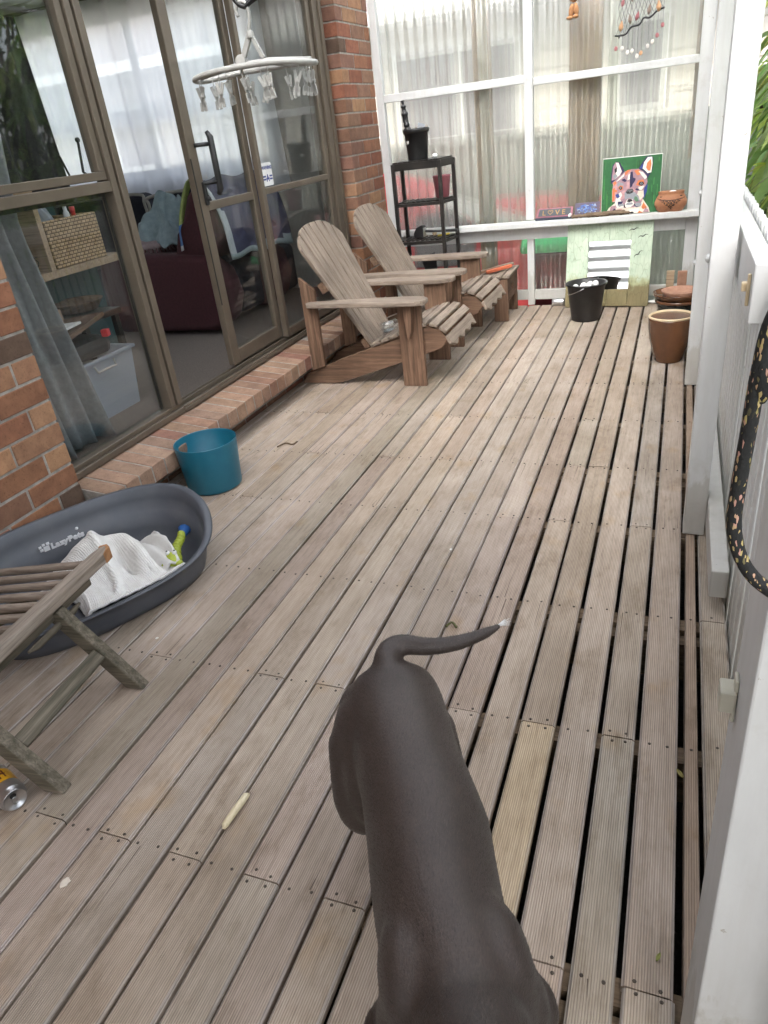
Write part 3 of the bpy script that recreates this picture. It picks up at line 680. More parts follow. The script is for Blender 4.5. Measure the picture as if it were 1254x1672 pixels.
for a, b_, c_, d_ in ((WX0, WX0 + .05, WZ0, WZ1), (WX1 - .05, WX1, WZ0, WZ1), (WX0 + .05, WX1 - .05, WZ0, WZ0 + .05), (WX0 + .05, WX1 - .05, WZ1 - .05, WZ1), (-4.22, -4.17, WZ0 + .05, WZ1 - .05), (WX0 + .05, -4.22, 1.60, 1.645), (-4.17, WX1 - .05, 1.60, 1.645)): r_.box(a, b_, 5.66, 5.70, c_, d_)
rw = rel(r_.build('rear_window', 'gutter'))
r_ = MB(); r_.box(WX0 + .05, WX1 - .05, 5.675, 5.679, WZ0 + .05, WZ1 - .05); sub(r_.build('pane', 'glass'), rw)
# sheer curtain over the rear window
def wav(x, a, seeds): return sum(a / (i + 1) * math.sin(x * f + p) for i, (f, p) in enumerate(seeds))
m = MB()
def sh(u, v):
    x = -5.6 + 2.7 * u; z = 2.45 - 1.45 * v - .05 * math.sin(x * 3.3) * v
    return (x + .03 * math.sin(v * 3 + x * 5) * v, 5.50 + (.35 + .65 * v) * wav(x, .032, [(17, .4), (31, 2.0), (53, 1.1)]), z)
m.grid(sh, 220, 24, uv=False); t = tag(m.build('sheer_curtain', 'sheer'), 'long white sheer curtain across the bright rear window of the room', 'curtain')
m = MB(); m.tube([(-5.9, 5.53, 2.47), (-2.6, 5.53, 2.47)], .012, 8); c_ = m.build('curtain_rod', 'bronze', t)
m = MB()   # second sheer, pulled to the side by the front window
def sh2(u, v):
    y = 3.9 + 1.35 * u; z = 2.4 - 1.55 * v
    return (-5.1 + .22 * u + wav(y, .03, [(19, .2), (37, 1)]) * (.5 + v), y + .10 * v, z)
m.grid(sh2, 90, 18); tag(m.build('drape', 'charcoal_cloth'), 'dark charcoal drape hanging in folds left of the rear window', 'curtain')
# grey drape by the window
m = MB()
def dr(u, v):
    tie = (v - .55) / .45; spread = (.56 - .20 * min(1, v / .55)) if v < .55 else (.36 + .13 * tie); y = 1.90 + spread * u + (.03 * tie if tie > 0 else 0); z = 2.28 - 2.045 * v
    f = wav(u * 6.283 * 3.6 / 1.0, .060, [(1, 0), (2.1, 1.3)])
    return (-2.395 - .03 * u + f * (.75 + .35 * v), y + .012 * math.sin(9 * u + 3 * v), z + .015 * math.sin(u * 11))
m.grid(dr, 110, 26); tag(m.build('drape', 'grey_curtain', solid=.003), 'heavy grey drape hanging in tubular folds inside the lower window', 'curtain')
# recliner
rc = thing('recliner', 'maroon upholstered recliner armchair seen side on through the open door', 'armchair', (-3.2, 4.12, FL))
def soft(name, poly, t0, t1, mat, par, bev, M4=None):
    m = MB(); m.prism(poly, 'y', t0, t1, M4=M4); o = m.build(name, mat, par, bevel=bev, segs=4)
    for p in o.data.polygons: p.use_smooth = True
    return o
side = [(-.52, .03), (.30, .03), (.44, .10), (.50, .26), (.46, .42), (.34, .52), (.10, .54), (-.48, .565), (-.55, .53), (-.57, .40), (-.56, .12)]
soft('side_panel', side, 0, .17, 'recliner', rc, .045); soft('side_panel', side, .72, .89, 'recliner', rc, .045)
soft('seat', [(-.50, .1), (.2, .1), (.2, .43), (-.44, .45), (-.54, .40)], .172, .718, 'recliner', rc, .05)
soft('backrest', [(.06, .50), (.34, .48), (.47, .60), (.49, .74), (.42, .88), (.34, .925), (.27, .90), (.19, .74), (.12, .66)], .05, .84, 'recliner', rc, .06)
m = MB()
def tow(u, v):
    P = bez([(.155, 0, .56), (.175, 0, .74), (.275, 0, .94), (.36, 0, .955), (.47, 0, .86), (.53, 0, .70), (.55, 0, .50)], 6)
    p = P[min(int(v * (len(P) - 1) + .5), len(P) - 1)]
    return (p.x + .01 * math.sin(u * 9), .03 + u * .84 + .03 * math.sin(v * 5), p.z + .012 * math.sin(u * 14 + v * 4) - .10 * v * u * .3)
m.grid(tow, 30, 40)
bm_ = m.bm; 
for f in bm_.faces:
    c = f.calc_center_median(); e = c.y
    col = (.030, .032, .085, 1)
    if e < .055: col = (.25, .30, .07, 1) if c.z > .70 and c.x < .3 else ((.45, .47, .5, 1) if c.x > .3 else (.06, .13, .30, 1))
    elif e < .12 and c.x < .32: col = (.30, .36, .12, 1) if c.z > .72 else (.05, .12, .30, 1)
    if c.z < .60 and c.x < .2: col = (.02, .02, .03, 1) if .585 < c.z else (.45, .45, .48, 1)
    if c.x > .4 and c.z < .53: col = (.35, .42, .45, 1)
    for l in f.loops: l[m.cl] = col
o = m.build('throw', 'vcol', None, solid=.008); o.location = (-3.2, 4.12, FL); tag(o, 'navy throw with lime and blue striped border over the recliner back', 'throw')
# sofa under the window
sf = thing('sofa', 'dark navy sofa with grey piping beneath the sheer curtain', 'sofa', (-4.1, 5.0, FL))
soft('base', [(-.9, .05), (1.2, .05), (1.2, .40), (-.9, .40)], -.45, .45, 'sofa', sf, .05)
for a, b_ in ((-.86, .12), (.14, 1.16)):
    m = MB(); m.prism([(a, .42), (b_, .42), (b_, .80), (b_ - .08, .885), (a + .08, .865), (a, .78)], 'y', .10, .34); o = m.build('back_cushion', 'sofa', sf, bevel=.07, segs=4)
    m = MB(); m.tube(bez([(a + .01, .10, .50), (a + .01, .10, .78), (a + .09, .095, .86), (b_ - .09, .095, .885), (b_ - .01, .10, .80), (b_ - .01, .10, .5)], 6), .012, 8); m.build('piping', 'plaster', o)
    m = MB(); m.box(a, b_, -.44, .09, .405, .50); m.build('seat_cushion', 'sofa', sf, bevel=.05, segs=4)
m = MB()
def cr(u, v):
    x = (u - .5) * .50; y = (v - .5) * .42; e = max(abs(u - .5), abs(v - .5)) * 2
    z = .10 + .22 * math.exp(-((x - .09) ** 2) / .022 - (y - .05) ** 2 / .04) * (1 + .16 * math.sin(x * 37 + y * 21)) + .028 * math.sin(x * 23 - y * 31) - .13 * e ** 3
    return (x + .03 * math.sin(y * 30), y + .03 * math.sin(x * 27), max(z, .01) + .012 * math.sin(x * 60 + y * 55))
m.grid(cr, 60, 50); o = m.build('fleece_blanket', 'blanket', solid=.01); o.location = (-3.52, 4.62, FL + .56); tag(o, 'crumpled pale blue fleece blanket heaped on the mauve cushion', 'blanket')
m = MB(); m.ball((0, 0, 0), 1, 12, None, (.27, .22, .075)); o = m.build('cushion', 'cushion'); o.location = (-3.60, 4.58, FL + .56); tag(o, 'fringed mauve cushion under the pale blue blanket', 'cushion')
m = MB()
for i in range(60):
    a = 2 * math.pi * i / 60; m.tube([(.262 * math.cos(a), .212 * math.sin(a), 0), (.30 * math.cos(a), .24 * math.sin(a), -.03)], .004, 4, (.12, .03, .03, 1))
f_ = m.build('fringe', 'vcol', o)
# shelf unit, basket, tub and clutter
su = thing('cube_shelf', 'pale timber cube shelf unit behind the lower window pane', 'shelf', (-2.90, 2.88, FL))
def pc(name, mat, *bx):
    m = MB()
    for q in bx: m.box(*q)
    return m.build(name, mat, su, bevel=.002)
pc('shelf_board', 'pine', (-.36, .02, -.80, .53, .645, .68)); pc('top_board', 'pine', (-.36, .02, -.80, -.001, 1.02, 1.052))
pc('divider', 'pine', (-.34, .018, -.032, 0, .6805, 1.0195))
pc('back_panel', 'teal_panel', (-.375, -.361, -.80, .50, .3, 1.0)); pc('lower_panel', 'teal_panel', (-.20, -.185, -.80, .50, 0, .6445))
bk = thing('seagrass_basket', 'square woven seagrass basket on the pale shelf', 'basket', (-3.065, 3.10, FL + .681))
m = MB(); w = .19
for a, b_, c_, d_ in ((-w, w, -.16, -.145), (-w, w, .145, .16), (-w, -w + .015, -.1449, .1449), (w - .015, w, -.1449, .1449)): m.box(a, b_, c_, d_, 0, .225)
m.box(-w + .0152, w - .0152, -.1448, .1448, 0, .01); bo = m.build('woven_body', 'rattan', bk, bevel=.006); bk.rotation_euler.z = R(90)
m = MB()
def bag(u, v): 
    a = u * 6.283; r = .09 + .03 * math.sin(a * 5 + v * 3)
    return (r * math.cos(a) * (1 - .7 * v), r * math.sin(a) * (1 - .7 * v), .17 + .12 * v + .015 * math.sin(a * 7))
m.grid(bag, 40, 8); o = m.build('plastic_bag', 'tub'); o.location = (-3.06, 3.03, FL + .69); tag(o, 'crumpled clear plastic bag poking out of the basket', 'bag')
m = MB(); m.lathe([(.016, 0), (.016, .12), (.010, .13), (.010, .15)], 14, (0, 0, 0)); o = m.build('bottle', 'white_plastic'); o.location = (-3.0, 3.18, FL + .80); tag(o, 'small white bottle upright in the seagrass basket', 'bottle')
m = MB(); m.lathe([(.012, 0), (.012, .13), (.014, .132), (.014, .155)], 14, (0, 0, 0)); o = m.build('bottle', 'red'); o.location = (-2.985, 3.215, FL + .79); tag(o, 'small red capped tube upright in the seagrass basket', 'bottle')
m = MB(); rr = random.Random(5); p = Vector((0, 0, .06)); pts = [p.copy()]
for i in range(46):
    p = Vector((max(-.08, min(.09, p.x + rr.uniform(-.04, .045))), max(-.03, min(.04, p.y + rr.uniform(-.03, .03))), max(.03, min(.22, p.z + rr.uniform(-.045, .05))))); pts.append(p.copy())
m.tube(bez(pts, 4), .0022, 5); o = m.build('cable_tangle', 'cord'); o.location = (-2.95, 2.72, FL + .68); tag(o, 'tangled thin black cable on the shelf beside the divider', 'cable')
ck = thing('clock', 'small round silver clock on the shelf beside the grey drape', 'clock', (-2.88, 2.60, FL + .745))
m = MB(); m.lathe([(.001, -.012), (.060, -.012), (.063, 0), (.058, .012), (.052, .008), (.001, .007)], 28, M3=Matrix.Rotation(R(80), 3, 'Y')); m.build('case', 'alu', ck)
tb = thing('storage_tub', 'cloudy clear plastic storage tub on the carpet by the window', 'tub', (-2.740, 2.660, FL))
m = MB()
def ts(z, w_, l_): return [(-w_, -l_, z), (w_, -l_, z), (w_, l_, z), (-w_, l_, z)]
for (z0, a0, b0, z1, a1, b1) in ((0, .15, .21, .29, .17, .235),):
    A = ts(z0, a0, b0); B_ = ts(z1, a1, b1)
    va = [m.bm.verts.new(q) for q in A]; vb = [m.bm.verts.new(q) for q in B_]
    m._f(va[::-1]); [m._f([va[i], va[(i + 1) % 4], vb[(i + 1) % 4], vb[i]]) for i in range(4)]
m.build('tub_body', 'tub', tb, bevel=.03, solid=.003, segs=3)
m = MB()
for a, b_, c_, d_ in ((-.185, .185, -.25, -.232), (-.185, .185, .232, .25), (-.185, -.167, -.2318, .2318), (.167, .185, -.2318, .2318)): m.box(a, b_, c_, d_, .283, .30)
m.build('rim', 'tub', tb, bevel=.004)
m = MB(); m.tube([(.188, -.07, .275), (.198, -.065, .245), (.198, .065, .245), (.188, .07, .275)], .006, 8); m.build('handle', 'plaster', tb)
m = MB(); m.box(-.14, .14, -.19, .19, .012, .24); o = m.build('folded_cloth', 'grey_curtain', bevel=.03); o.location = (-2.740, 2.660, FL); tag(o, 'blue grey folded cloth packed inside the storage tub', 'cloth')
def clutter(name, mat, size, loc, rot, label, cat, bev=.003):
    m = MB(); m.obox((0, 0, 0), size); o = m.build(name, mat, bevel=bev); o.location = loc; o.rotation_euler = rot; return tag(o, label, cat)
clutter('cushion', 'black', (.28, .36, .10), (-2.760, 2.660, FL + .33), (0, 0, 0), 'dark folded garment bulging from the open tub', 'garment', .045)
clutter('wooden_tray', 'brown_y', (.26, .40, .022), (-2.760, 2.660, FL + .425), (R(7), R(-6), R(8)), 'brown wooden tray balanced on top of the tub', 'tray')
clutter('picture_book', 'paper', (.15, .24, .012), (-2.730, 2.580, FL + .447), (R(5), R(-6), R(-4)), 'thin white edged book on the wooden tray', 'book')
clutter('picture_book', 'card', (.17, .24, .014), (-2.810, 2.560, FL + .452), (R(4), R(-4), R(14)), 'tan covered book lying left on the wooden tray', 'book')
clutter('cardboard_box', 'card', (.14, .20, .075), (-2.920, 2.710, FL + .46), (0, R(-4), R(18)), 'small brown cardboard box behind the books', 'box')
clutter('red_tin', 'red', (.034, .034, .034), (-2.600, 2.780, FL + .39), (0, 0, .3), 'small red tin at the corner of the tub', 'tin')
m = MB(); m.lathe([(.001, 0), (.10, .01), (.135, .055), (.14, .06), (.128, .056), (.09, .02), (.001, .015)], 32); o = m.build('wooden_bowl', 'brown_x'); o.location = (-2.960, 3.020, FL + .44); tag(o, 'dark brown shallow bowl behind the books in the window', 'bowl')
clutter('side_table', 'black_gloss', (.34, .30, .03), (-2.960, 3.000, FL + .42), (0, 0, 0), 'dark low table top carrying the brown bowl', 'table')
for dx in (-.14, .14):
    for dy in (-.12, .12): m = MB(); m.box(dx - .015, dx + .015, dy - .015, dy + .015, -.405, -.0155); m.build('leg', 'black_gloss', bpy.data.objects['side_table'])
m = MB(); m.box(-.012, .012, -.002, .002, 0, .075); m.lathe([(.012, -.002), (.012, .002)], 12, (0, 0, .075), M3=Matrix.Rotation(R(90), 3, 'X')); o = m.build('paint_stirrer', 'white_plastic', bevel=.0008); o.location = (-2.25, 2.085, 1.302); o.rotation_euler = (0, R(4), R(70)); tag(o, 'short white plastic tag standing on the upper window ledge', 'tag')

# ---- white screen wall with corrugated clear sheets
scw = thing('screen_wall', 'white timber framed screen wall with clear corrugated plastic at the deck end', 'screen', (-1.0, 5.62, 0))
SL = scw.location
def srel(o, par=None): o.parent = par or scw; o.matrix_parent_inverse = Matrix.Identity(4) if par else Matrix.Translation(-SL); return o
def wpart(name, *bx, bev=.003, mat='white', par=None):
    m = MB()
    for q in bx: m.box(*q)
    return srel(m.build(name, mat, par=None) if False else m.build(name, mat, None, bevel=bev), par)
wpart('stud', (-2.118, -2.062, 5.603, 5.65, 0.002, 2.5)); wpart('stud', (-1.042, -.982, 5.595, 5.65, .62, 2.5)); wpart('stud', (-1.036, -.986, 5.600, 5.65, .002, .487))
wpart('stud', (.052, .128, 5.60, 5.65, .002, 2.5))
wpart('middle_rail', (-2.0615, -1.0425, 5.604, 5.65, 1.487, 1.537)); wpart('middle_rail', (-.9815, .0515, 5.604, 5.65, 1.468, 1.513))
wpart('upper_rail', (-2.0615, -1.0425, 5.604, 5.65, 2.28, 2.33)); wpart('upper_rail', (-.9815, .0515, 5.604, 5.65, 2.28, 2.33))
wpart('ledge', (-2.10, .128, 5.505, 5.5945, .575, .615), bev=.004)
wpart('beam', (-2.0615, .0515, 5.582, 5.65, .488, .5745))
wpart('bottom_rail', (-2.0615, -1.0365, 5.61, 5.65, .04, .112)); wpart('bottom_rail', (-.9855, .0515, 5.61, 5.65, .04, .112))
def corr(mb, x0, x1, y, z0, z1, pitch=.070, amp=.0065, n=12, tilt=0):
    nu = int((x1 - x0) / pitch * n)
    mb.grid(lambda u, v: (x0 + (x1 - x0) * u, y + amp * math.cos((x0 + (x1 - x0) * u) * 2 * math.pi / pitch), z0 + (z1 - z0) * v), nu, 2)
for a, b_, y in ((-2.13, -1.30, 5.668), (-1.37, -.44, 5.672), (-.50, .12, 5.668)):
    m = MB(); corr(m, a, b_, y, .56, 2.6); srel(m.build('plastic_sheet', 'poly', solid=.0012)); m = MB(); corr(m, a, b_, y + .0015, .03, .558); srel(m.build('plastic_sheet', 'poly_low', solid=.0012))
# rusty post strip outside the right end
m = MB(); m.box(.03, .055, 5.75, 5.78, .92, 2.6); tag(m.build('timber_strip', 'timber_post'), 'thin brown timber strip outside the right end of the screen', 'timber strip')
m = MB(); m.box(-1.42, -1.305, 5.72, 5.80, -.5, 2.7); tag(m.build('timber_post', 'timber_post'), 'narrow tan timber post seen through the plastic left of the white stud', 'post')
m = MB(); m.box(-.755, -.545, 5.70, 5.76, -.5, 2.7); tag(m.build('timber_post', 'timber_post'), 'wide tan timber post seen through the plastic behind the LOVE sign', 'post')
# ---- white verandah posts, handrail, corrugated balustrade
def post(x0, x1, y0, y1, label, bolts):
    t = thing('verandah_post', label, 'post', ((x0 + x1) / 2, (y0 + y1) / 2, 0), 0, 'white verandah posts')
    m = MB(); m.box(-(x1 - x0) / 2, (x1 - x0) / 2, -(y1 - y0) / 2, (y1 - y0) / 2, .003, 2.36); m.build('shaft', 'white', t, bevel=.003)
    for z, dy in bolts:
        m = MB(); m.lathe([(.013, 0), (.013, .004), (.009, .009), (.003, .0115)], 8, (-(x1 - x0) / 2, dy, z), M3=Matrix.Rotation(R(-90), 3, 'Y')); m.build('bolt', 'white', t)
    return t
post(.092, .160, 3.775, 3.85, 'white timber verandah post beside the brown pot', [(.905, 0), (.60, 0)])
post(.092, .158, 2.262, 2.335, 'white timber verandah post carrying the end of the handrail', [(.895, .0)])
t = post(.0975, .19, .575, .690, 'large blurred white verandah post nearest the camera at the right', [])
m = MB(); m.box(-.064, -.0475, .014, .040, .722, .750); m.box(-.0505, -.0464, .018, .036, .706, .765); m.build('catch', 'catch_paint', t, bevel=.003)
post(.145, .235, 5.50, 5.59, 'white corner post at the far end of the handrail', [])
bal = thing('balustrade', 'white timber balustrade of close set palings under a wide handrail', 'balustrade', (.19, 3.7, 0))
BL = bal.location
def brel(o): o.parent = bal; o.matrix_parent_inverse = Matrix.Translation(-BL); return o
m = MB(); m.box(.168, .212, 1.83, 5.498, .829, .966); hr_ = brel(m.build('handrail', 'white', bevel=.004))
m = MB(); m.box(.159, .205, 1.835, 5.498, .05, .139); brel(m.build('bottom_rail', 'white', bevel=.004))
y = .42; i = 0
while y < 5.46:
    w_ = .057 + random.uniform(-.002, .002); zt = .985 + random.uniform(-.004, .004); yo = random.uniform(-.002, .002); x0 = .2135 + random.uniform(0, .003)
    poly = [(y + yo, -.13), (y + yo + w_, -.13)] + [(y + yo + w_ / 2 + w_ / 2 * math.cos(a_), zt - .020 + .020 * math.sin(a_)) for a_ in [math.pi * k / 8 for k in range(9)]]
    m = MB(); m.prism(poly, 'x', x0, x0 + .018); brel(m.build('baluster', 'white', bevel=.003, segs=1)); y += .0855
lt = MB(); lt.box(.160, .1675, 1.868, 1.878, .862, .935); lt.box(.150, .1675, 1.880, 1.900, .893, .913); lt.lathe([(.007, 0), (.007, .012)], 10, (.150, 1.89, .903), M3=Matrix.Rotation(R(90), 3, 'Y'))
o = brel(lt.build('latch', 'glaze_cream', bevel=.002)); sub(o, hr_)
# ---- verandah roof
rf = thing('verandah_roof', 'opal corrugated verandah roof on white rafters', 'roof', (-1, 2.5, 2.36))
RL = rf.location
def rrel(o): o.parent = rf; o.matrix_parent_inverse = Matrix.Translation(-RL); return o
m = MB(); m.grid(lambda u, v: (-2.5 + 2.95 * v, 0.7 + 5.05 * u, 2.72 - .24 * v + .009 * math.cos((0.7 + 5.05 * u) * 2 * math.pi / .076)), 66 * 8, 3); rrel(m.build('roof_sheet', 'poly_roof', solid=.0015))
m = MB(); m.grid(lambda u, v: (-2.5 + 2.95 * v, -1.5 + 2.3 * u, 2.75 - .24 * v + .009 * math.cos((-1.5 + 2.3 * u) * 2 * math.pi / .076)), 44 * 8, 3); rrel(m.build('added_shade_sheet', 'white', solid=.0015))  # solid sheet added over the near end, sized to darken the near deck
for y in (-1.6, -.4, .8, 2.0, 3.2, 4.4, 5.6):
    m = MB(); m.beam((-2.25, y, 2.615), (.5, y, 2.43), .045, .09); rrel(m.build('rafter', 'white', bevel=.003))
m = MB(); m.box(.098, .154, -1.6, 5.62, 2.362, 2.385); rrel(m.build('edge_beam', 'white'))
m = MB(); m.box(-1.05, -1.0, -1.6, 5.7, 2.455, 2.475); rrel(m.build('batten', 'white'))

ew = thing('added_slat_screen', 'unseen white slatted screen added behind the camera to block sun and fill the mirror', 'wall', (-1, -1.3, 0))  # added out of view: blocks sun from behind, gaps give the mirror bright bands
m = MB()
for i in range(6):
    m.box(-2.05, 1.25, -1.36, -1.305, .80 + i * .17, .80 + i * .17 + .085)
m.box(-2.05, 1.25, -1.36, -1.305, 1.82, 2.45)
for i in range(8):
    z = -.4 + i * .15; m.hexa([(-2.1, -1.30, z), (1.3, -1.30, z), (1.3, -1.275, z), (-2.1, -1.275, z), (-2.1, -1.30, z + .146), (1.3, -1.30, z + .146), (1.3, -1.292, z + .146), (-2.1, -1.292, z + .146)])
m.box(-2.1, 1.3, -1.36, -1.301, -.4, .795); m.box(-2.1, -2.0501, -1.36, -1.301, .796, 2.45); m.box(1.2501, 1.3, -1.36, -1.301, .796, 2.45)
o = m.build('boards', 'white'); o.parent = ew; o.matrix_parent_inverse = Matrix.Translation(-ew.location)
# ---- beyond the screen: neighbour, fence, plastic things
nb = thing('neighbour_house', 'cream neighbouring house with grey window and white gutter beyond the screen', 'house', (-3, 8.6, -.5))
NL = nb.location
def nrel(o, par=None): o.parent = par or nb; o.matrix_parent_inverse = Matrix.Identity(4) if par else Matrix.Translation(-NL); return o
m = MB(); m.box(-9, 1.6, 8.6, 8.8, -.5, 2.24)
for i in range(18): m.box(-9, 1.6, 8.582, 8.5995, -.48 + i * .155, -.345 + i * .155)
nrel(m.build('wall', 'nbr_wall'))
m = MB(); m.prism([(8.1, 2.26), (8.1, 2.32), (11.6, 3.7), (11.6, 3.6)], 'x', -9.5, 2.0); nrel(m.build('roof', 'nbr_roof'))
m = MB(); m.box(-9.5, 2.0, 8.03, 8.098, 2.24, 2.35); m.box(-9.5, 2.0, 8.1, 8.58, 2.225, 2.245); nrel(m.build('gutter', 'gutter'))
def nwin(x0, x1, z0, z1, ms):
    m = MB()
    for a, b_, c_, d_ in ((x0, x0 + .06, z0, z1), (x1 - .06, x1, z0, z1), (x0 + .06, x1 - .06, z0, z0 + .06), (x0 + .06, x1 - .06, z1 - .06, z1)) + tuple((q - .035, q + .035, z0 + .06, z1 - .06) for q in ms): m.box(a, b_, 8.54, 8.58, c_, d_)
    f = nrel(m.build('window', 'gutter')); m = MB(); m.box(x0 + .06, x1 - .06, 8.562, 8.572, z0 + .06, z1 - .06); nrel(m.build('pane', 'nbr_glass'), f)
nwin(-3.02, -1.62, 1.12, 2.0, (-2.28,)); nwin(-7.6, -6.2, 1.2, 1.95, (-6.9,)); nwin(-.70, -.2, 1.2, 2.0, ())
fn = thing('steel_fence', 'grey green corrugated steel fence between the screen and the neighbour', 'fence', (-3, 6.95, -.5))
m = MB(); m.grid(lambda u, v: (-3.15 + 5.15 * u, 6.95 + .014 * max(-1, min(1, 2.2 * math.sin((-3.15 + 5.15 * u) * 2 * math.pi / .19))), -.5 + 1.66 * v), 330, 1, smooth=False); o = m.build('fence_sheet', 'fence', None, solid=.002); o.parent = fn; o.matrix_parent_inverse = Matrix.Translation(-fn.location)
m = MB(); m.box(-3.15, 2, 6.925, 6.975, 1.15, 1.195); m.box(-3.15, 2, 6.925, 6.9345, .52, .60); o = m.build('fence_rail', 'fence', None); o.parent = fn; o.matrix_parent_inverse = Matrix.Translation(-fn.location)
m = MB()

tops = [(-2.5, .98), (-2.2, .98), (-1.95, .90), (-1.6, .68), (-1.45, .74), (-1.0, .74), (-.55, .70), (-.50, .60)]
NU = len(tops) - 1
def redf(u, v):
    q = u * NU; i = min(NU - 1, int(q)); k = q - i; x = tops[i][0] + (tops[i + 1][0] - tops[i][0]) * k; zt = tops[i][1] + (tops[i + 1][1] - tops[i][1]) * k
    if v < .75: w = v / .75; return (x, 5.80 + .50 * w ** 1.3, -.48 + (zt + .48) * w)
    w = (v - .75) / .25; return (x, 6.30 + .30 * w, zt - .25 * w * w)
m.grid(redf, NU * 4, 16); tag(m.build('red_sloped_shape', 'red', solid=.02), 'large blurred red plastic shape behind the sheet and black shelf', 'plastic object')  # unidentified red form; its front is sloped back to catch sky light
m = MB()
def strk(u, v): z = .93 - .44 * u ** .75 + (v - .5) * (.10 + .10 * u) + .02 * math.sin(u * 31) * (1 - v); return (-2.12 + 1.05 * u, 5.76 + .50 * max(0, (z + .48) / 1.3) ** 1.3, z)
m.grid(strk, 40, 6); tag(m.build('plastic_sheet_scrap', 'white_plastic', solid=.004), 'torn white sheet draped across the red plastic shape', 'sheet')
m = MB(); m.prism([(-2.05, .30), (-1.55, .30), (-1.5, .58), (-1.75, .78), (-2.05, .74)], 'z', 0, .01, M4=Matrix.Translation((0, 5.83, -.02)) @ Matrix.Rotation(R(70), 4, 'X')); tag(m.build('grey_panel', 'nbr_glass', bevel=.01), 'dark grey panel on the red plastic shape behind the black shelf', 'panel')
gb = thing('plastic_bin', 'bright green lidded maroon plastic bin outside behind the painted mirror', 'bin', (-.66, 5.93, -.45))
m = MB(); m.box(-.36, .42, -.16, .2, 0, .80); m.build('bin_body', plain('maroon_plastic', (.16, .014, .022, 1), None, .5), gb, bevel=.02)
m = MB(); m.prism([(-.20, .805), (.22, .805), (.22, 1.01), (.10, 1.02), (-.20, .86)], 'x', -.46, .45); m.build('lid', 'green', gb, bevel=.025, segs=3)
# ---- garden at the right: broad leaved shrub and a dark hedge behind
def blade(mb, base, d, L, w, droop, col, twist=0):
    base = Vector(base); d = Vector(d).normalized(); side = d.cross(Vector((0, 0, 1)))
    side = side.normalized() if side.length > .05 else Vector((1, 0, 0)); n = 6; prev = None; up = side.cross(d)
    side = (side * math.cos(twist) + up * math.sin(twist)).normalized()
    for i in range(n + 1):
        t_ = i / n; p = base + d * L * t_ + Vector((0, 0, -1)) * droop * L * t_ ** 1.8
        ww = w * (math.sin(math.pi * min(1, .10 + .90 * t_)) ** .75) if i < n else .0015
        fold = Vector((0, 0, -.22 * ww))
        cur = [mb.bm.verts.new(p - side * ww + fold * -1), mb.bm.verts.new(p), mb.bm.verts.new(p + side * ww + fold * -1)]
        if prev:
            for a in (0, 1): mb._f([prev[a], prev[a + 1], cur[a + 1], cur[a]], col, True)
        prev = cur
rg = random.Random(11)
pl = thing('leafy_shrub', 'lush shrub with long drooping glossy leaves outside the handrail', 'shrub', (.95, 4.1, -.5))
PLc = pl.location
m = MB(); lm = [MB(), MB()]
for i in range(280):
    zc = rg.uniform(.55, 2.75); yc = rg.uniform(2.2, 6.4); xc = .40 + .85 * rg.random() ** 1.6 + .02 * (yc - 3)
    if zc < 1.0 and yc < 3.2: continue
    a0 = rg.uniform(0, 6.28); stemtop = Vector((xc, yc, zc))
    m.tube(bez([(xc + .25, yc + rg.uniform(-.2, .2), zc - .7), (xc + .1, yc, zc - .3), stemtop], 4), [.012] * 8 + [.006], 5)
    nl = rg.randint(9, 14); br = rg.uniform(.55, 1.25)
    yel = rg.random() < .22
    for k in range(nl):
        a = a0 + k * 2.4; el = rg.uniform(-.25, .65)
        c = (br * rg.uniform(.8, 1.2) * (1.7 if yel else 1), br * rg.uniform(.85, 1.15) * (1.35 if yel else 1), br * rg.uniform(.7, 1.1), 1)
        blade(lm[0], stemtop, (math.cos(a) * math.cos(el), math.sin(a) * math.cos(el), math.sin(el)), rg.uniform(.16, .30), rg.uniform(.018, .032), rg.uniform(.5, 1.15), c, rg.uniform(-.4, .4))
for mb_, nm, mt in ((m, 'stem', 'bark'), (lm[0], 'foliage', 'leaf')):
    o = mb_.build(nm, mt); o.parent = pl; o.matrix_parent_inverse = Matrix.Translation(-PLc)
hd = thing('dark_hedge', 'tall dark hedge standing behind the leafy shrub', 'hedge', (2.9, 4.5, -.5))
m = MB()
for i in range(6500):
    x = 2.2 + rg.random() * .9; y = -1.5 + 11 * rg.random(); z = -.45 + 4.2 * rg.random() ** 1.2
    a = rg.uniform(0, 6.28); el = rg.uniform(-.8, .8); c = rg.uniform(.5, 1.5)
    blade(m, (x, y, z), (math.cos(a) * math.cos(el), math.sin(a) * math.cos(el), math.sin(el)), rg.uniform(.10, .18), rg.uniform(.022, .04), .4, (c, c, c, 1), rg.uniform(-1, 1))
o = m.build('foliage', 'hedge'); o.parent = hd; o.matrix_parent_inverse = Matrix.Translation(-hd.location)
m = MB()
for i in range(14): m.tube([(2.95, -1.3 + .8 * i, -.5), (2.95 + rg.uniform(-.1, .1), -1.3 + .8 * i, 3.4)], [.05, .02], 7)
o = m.build('stem', 'bark'); o.parent = hd; o.matrix_parent_inverse = Matrix.Translation(-hd.location)
# ================================================================ OBJECTS ON THE DECK
def copy_tree(o, parent=None):
    c = o.copy(); COL.objects.link(c)
    if parent: c.parent = parent
    for ch in [q for q in list(bpy.data.objects) if q.parent == o]: copy_tree(ch, c)
    return c
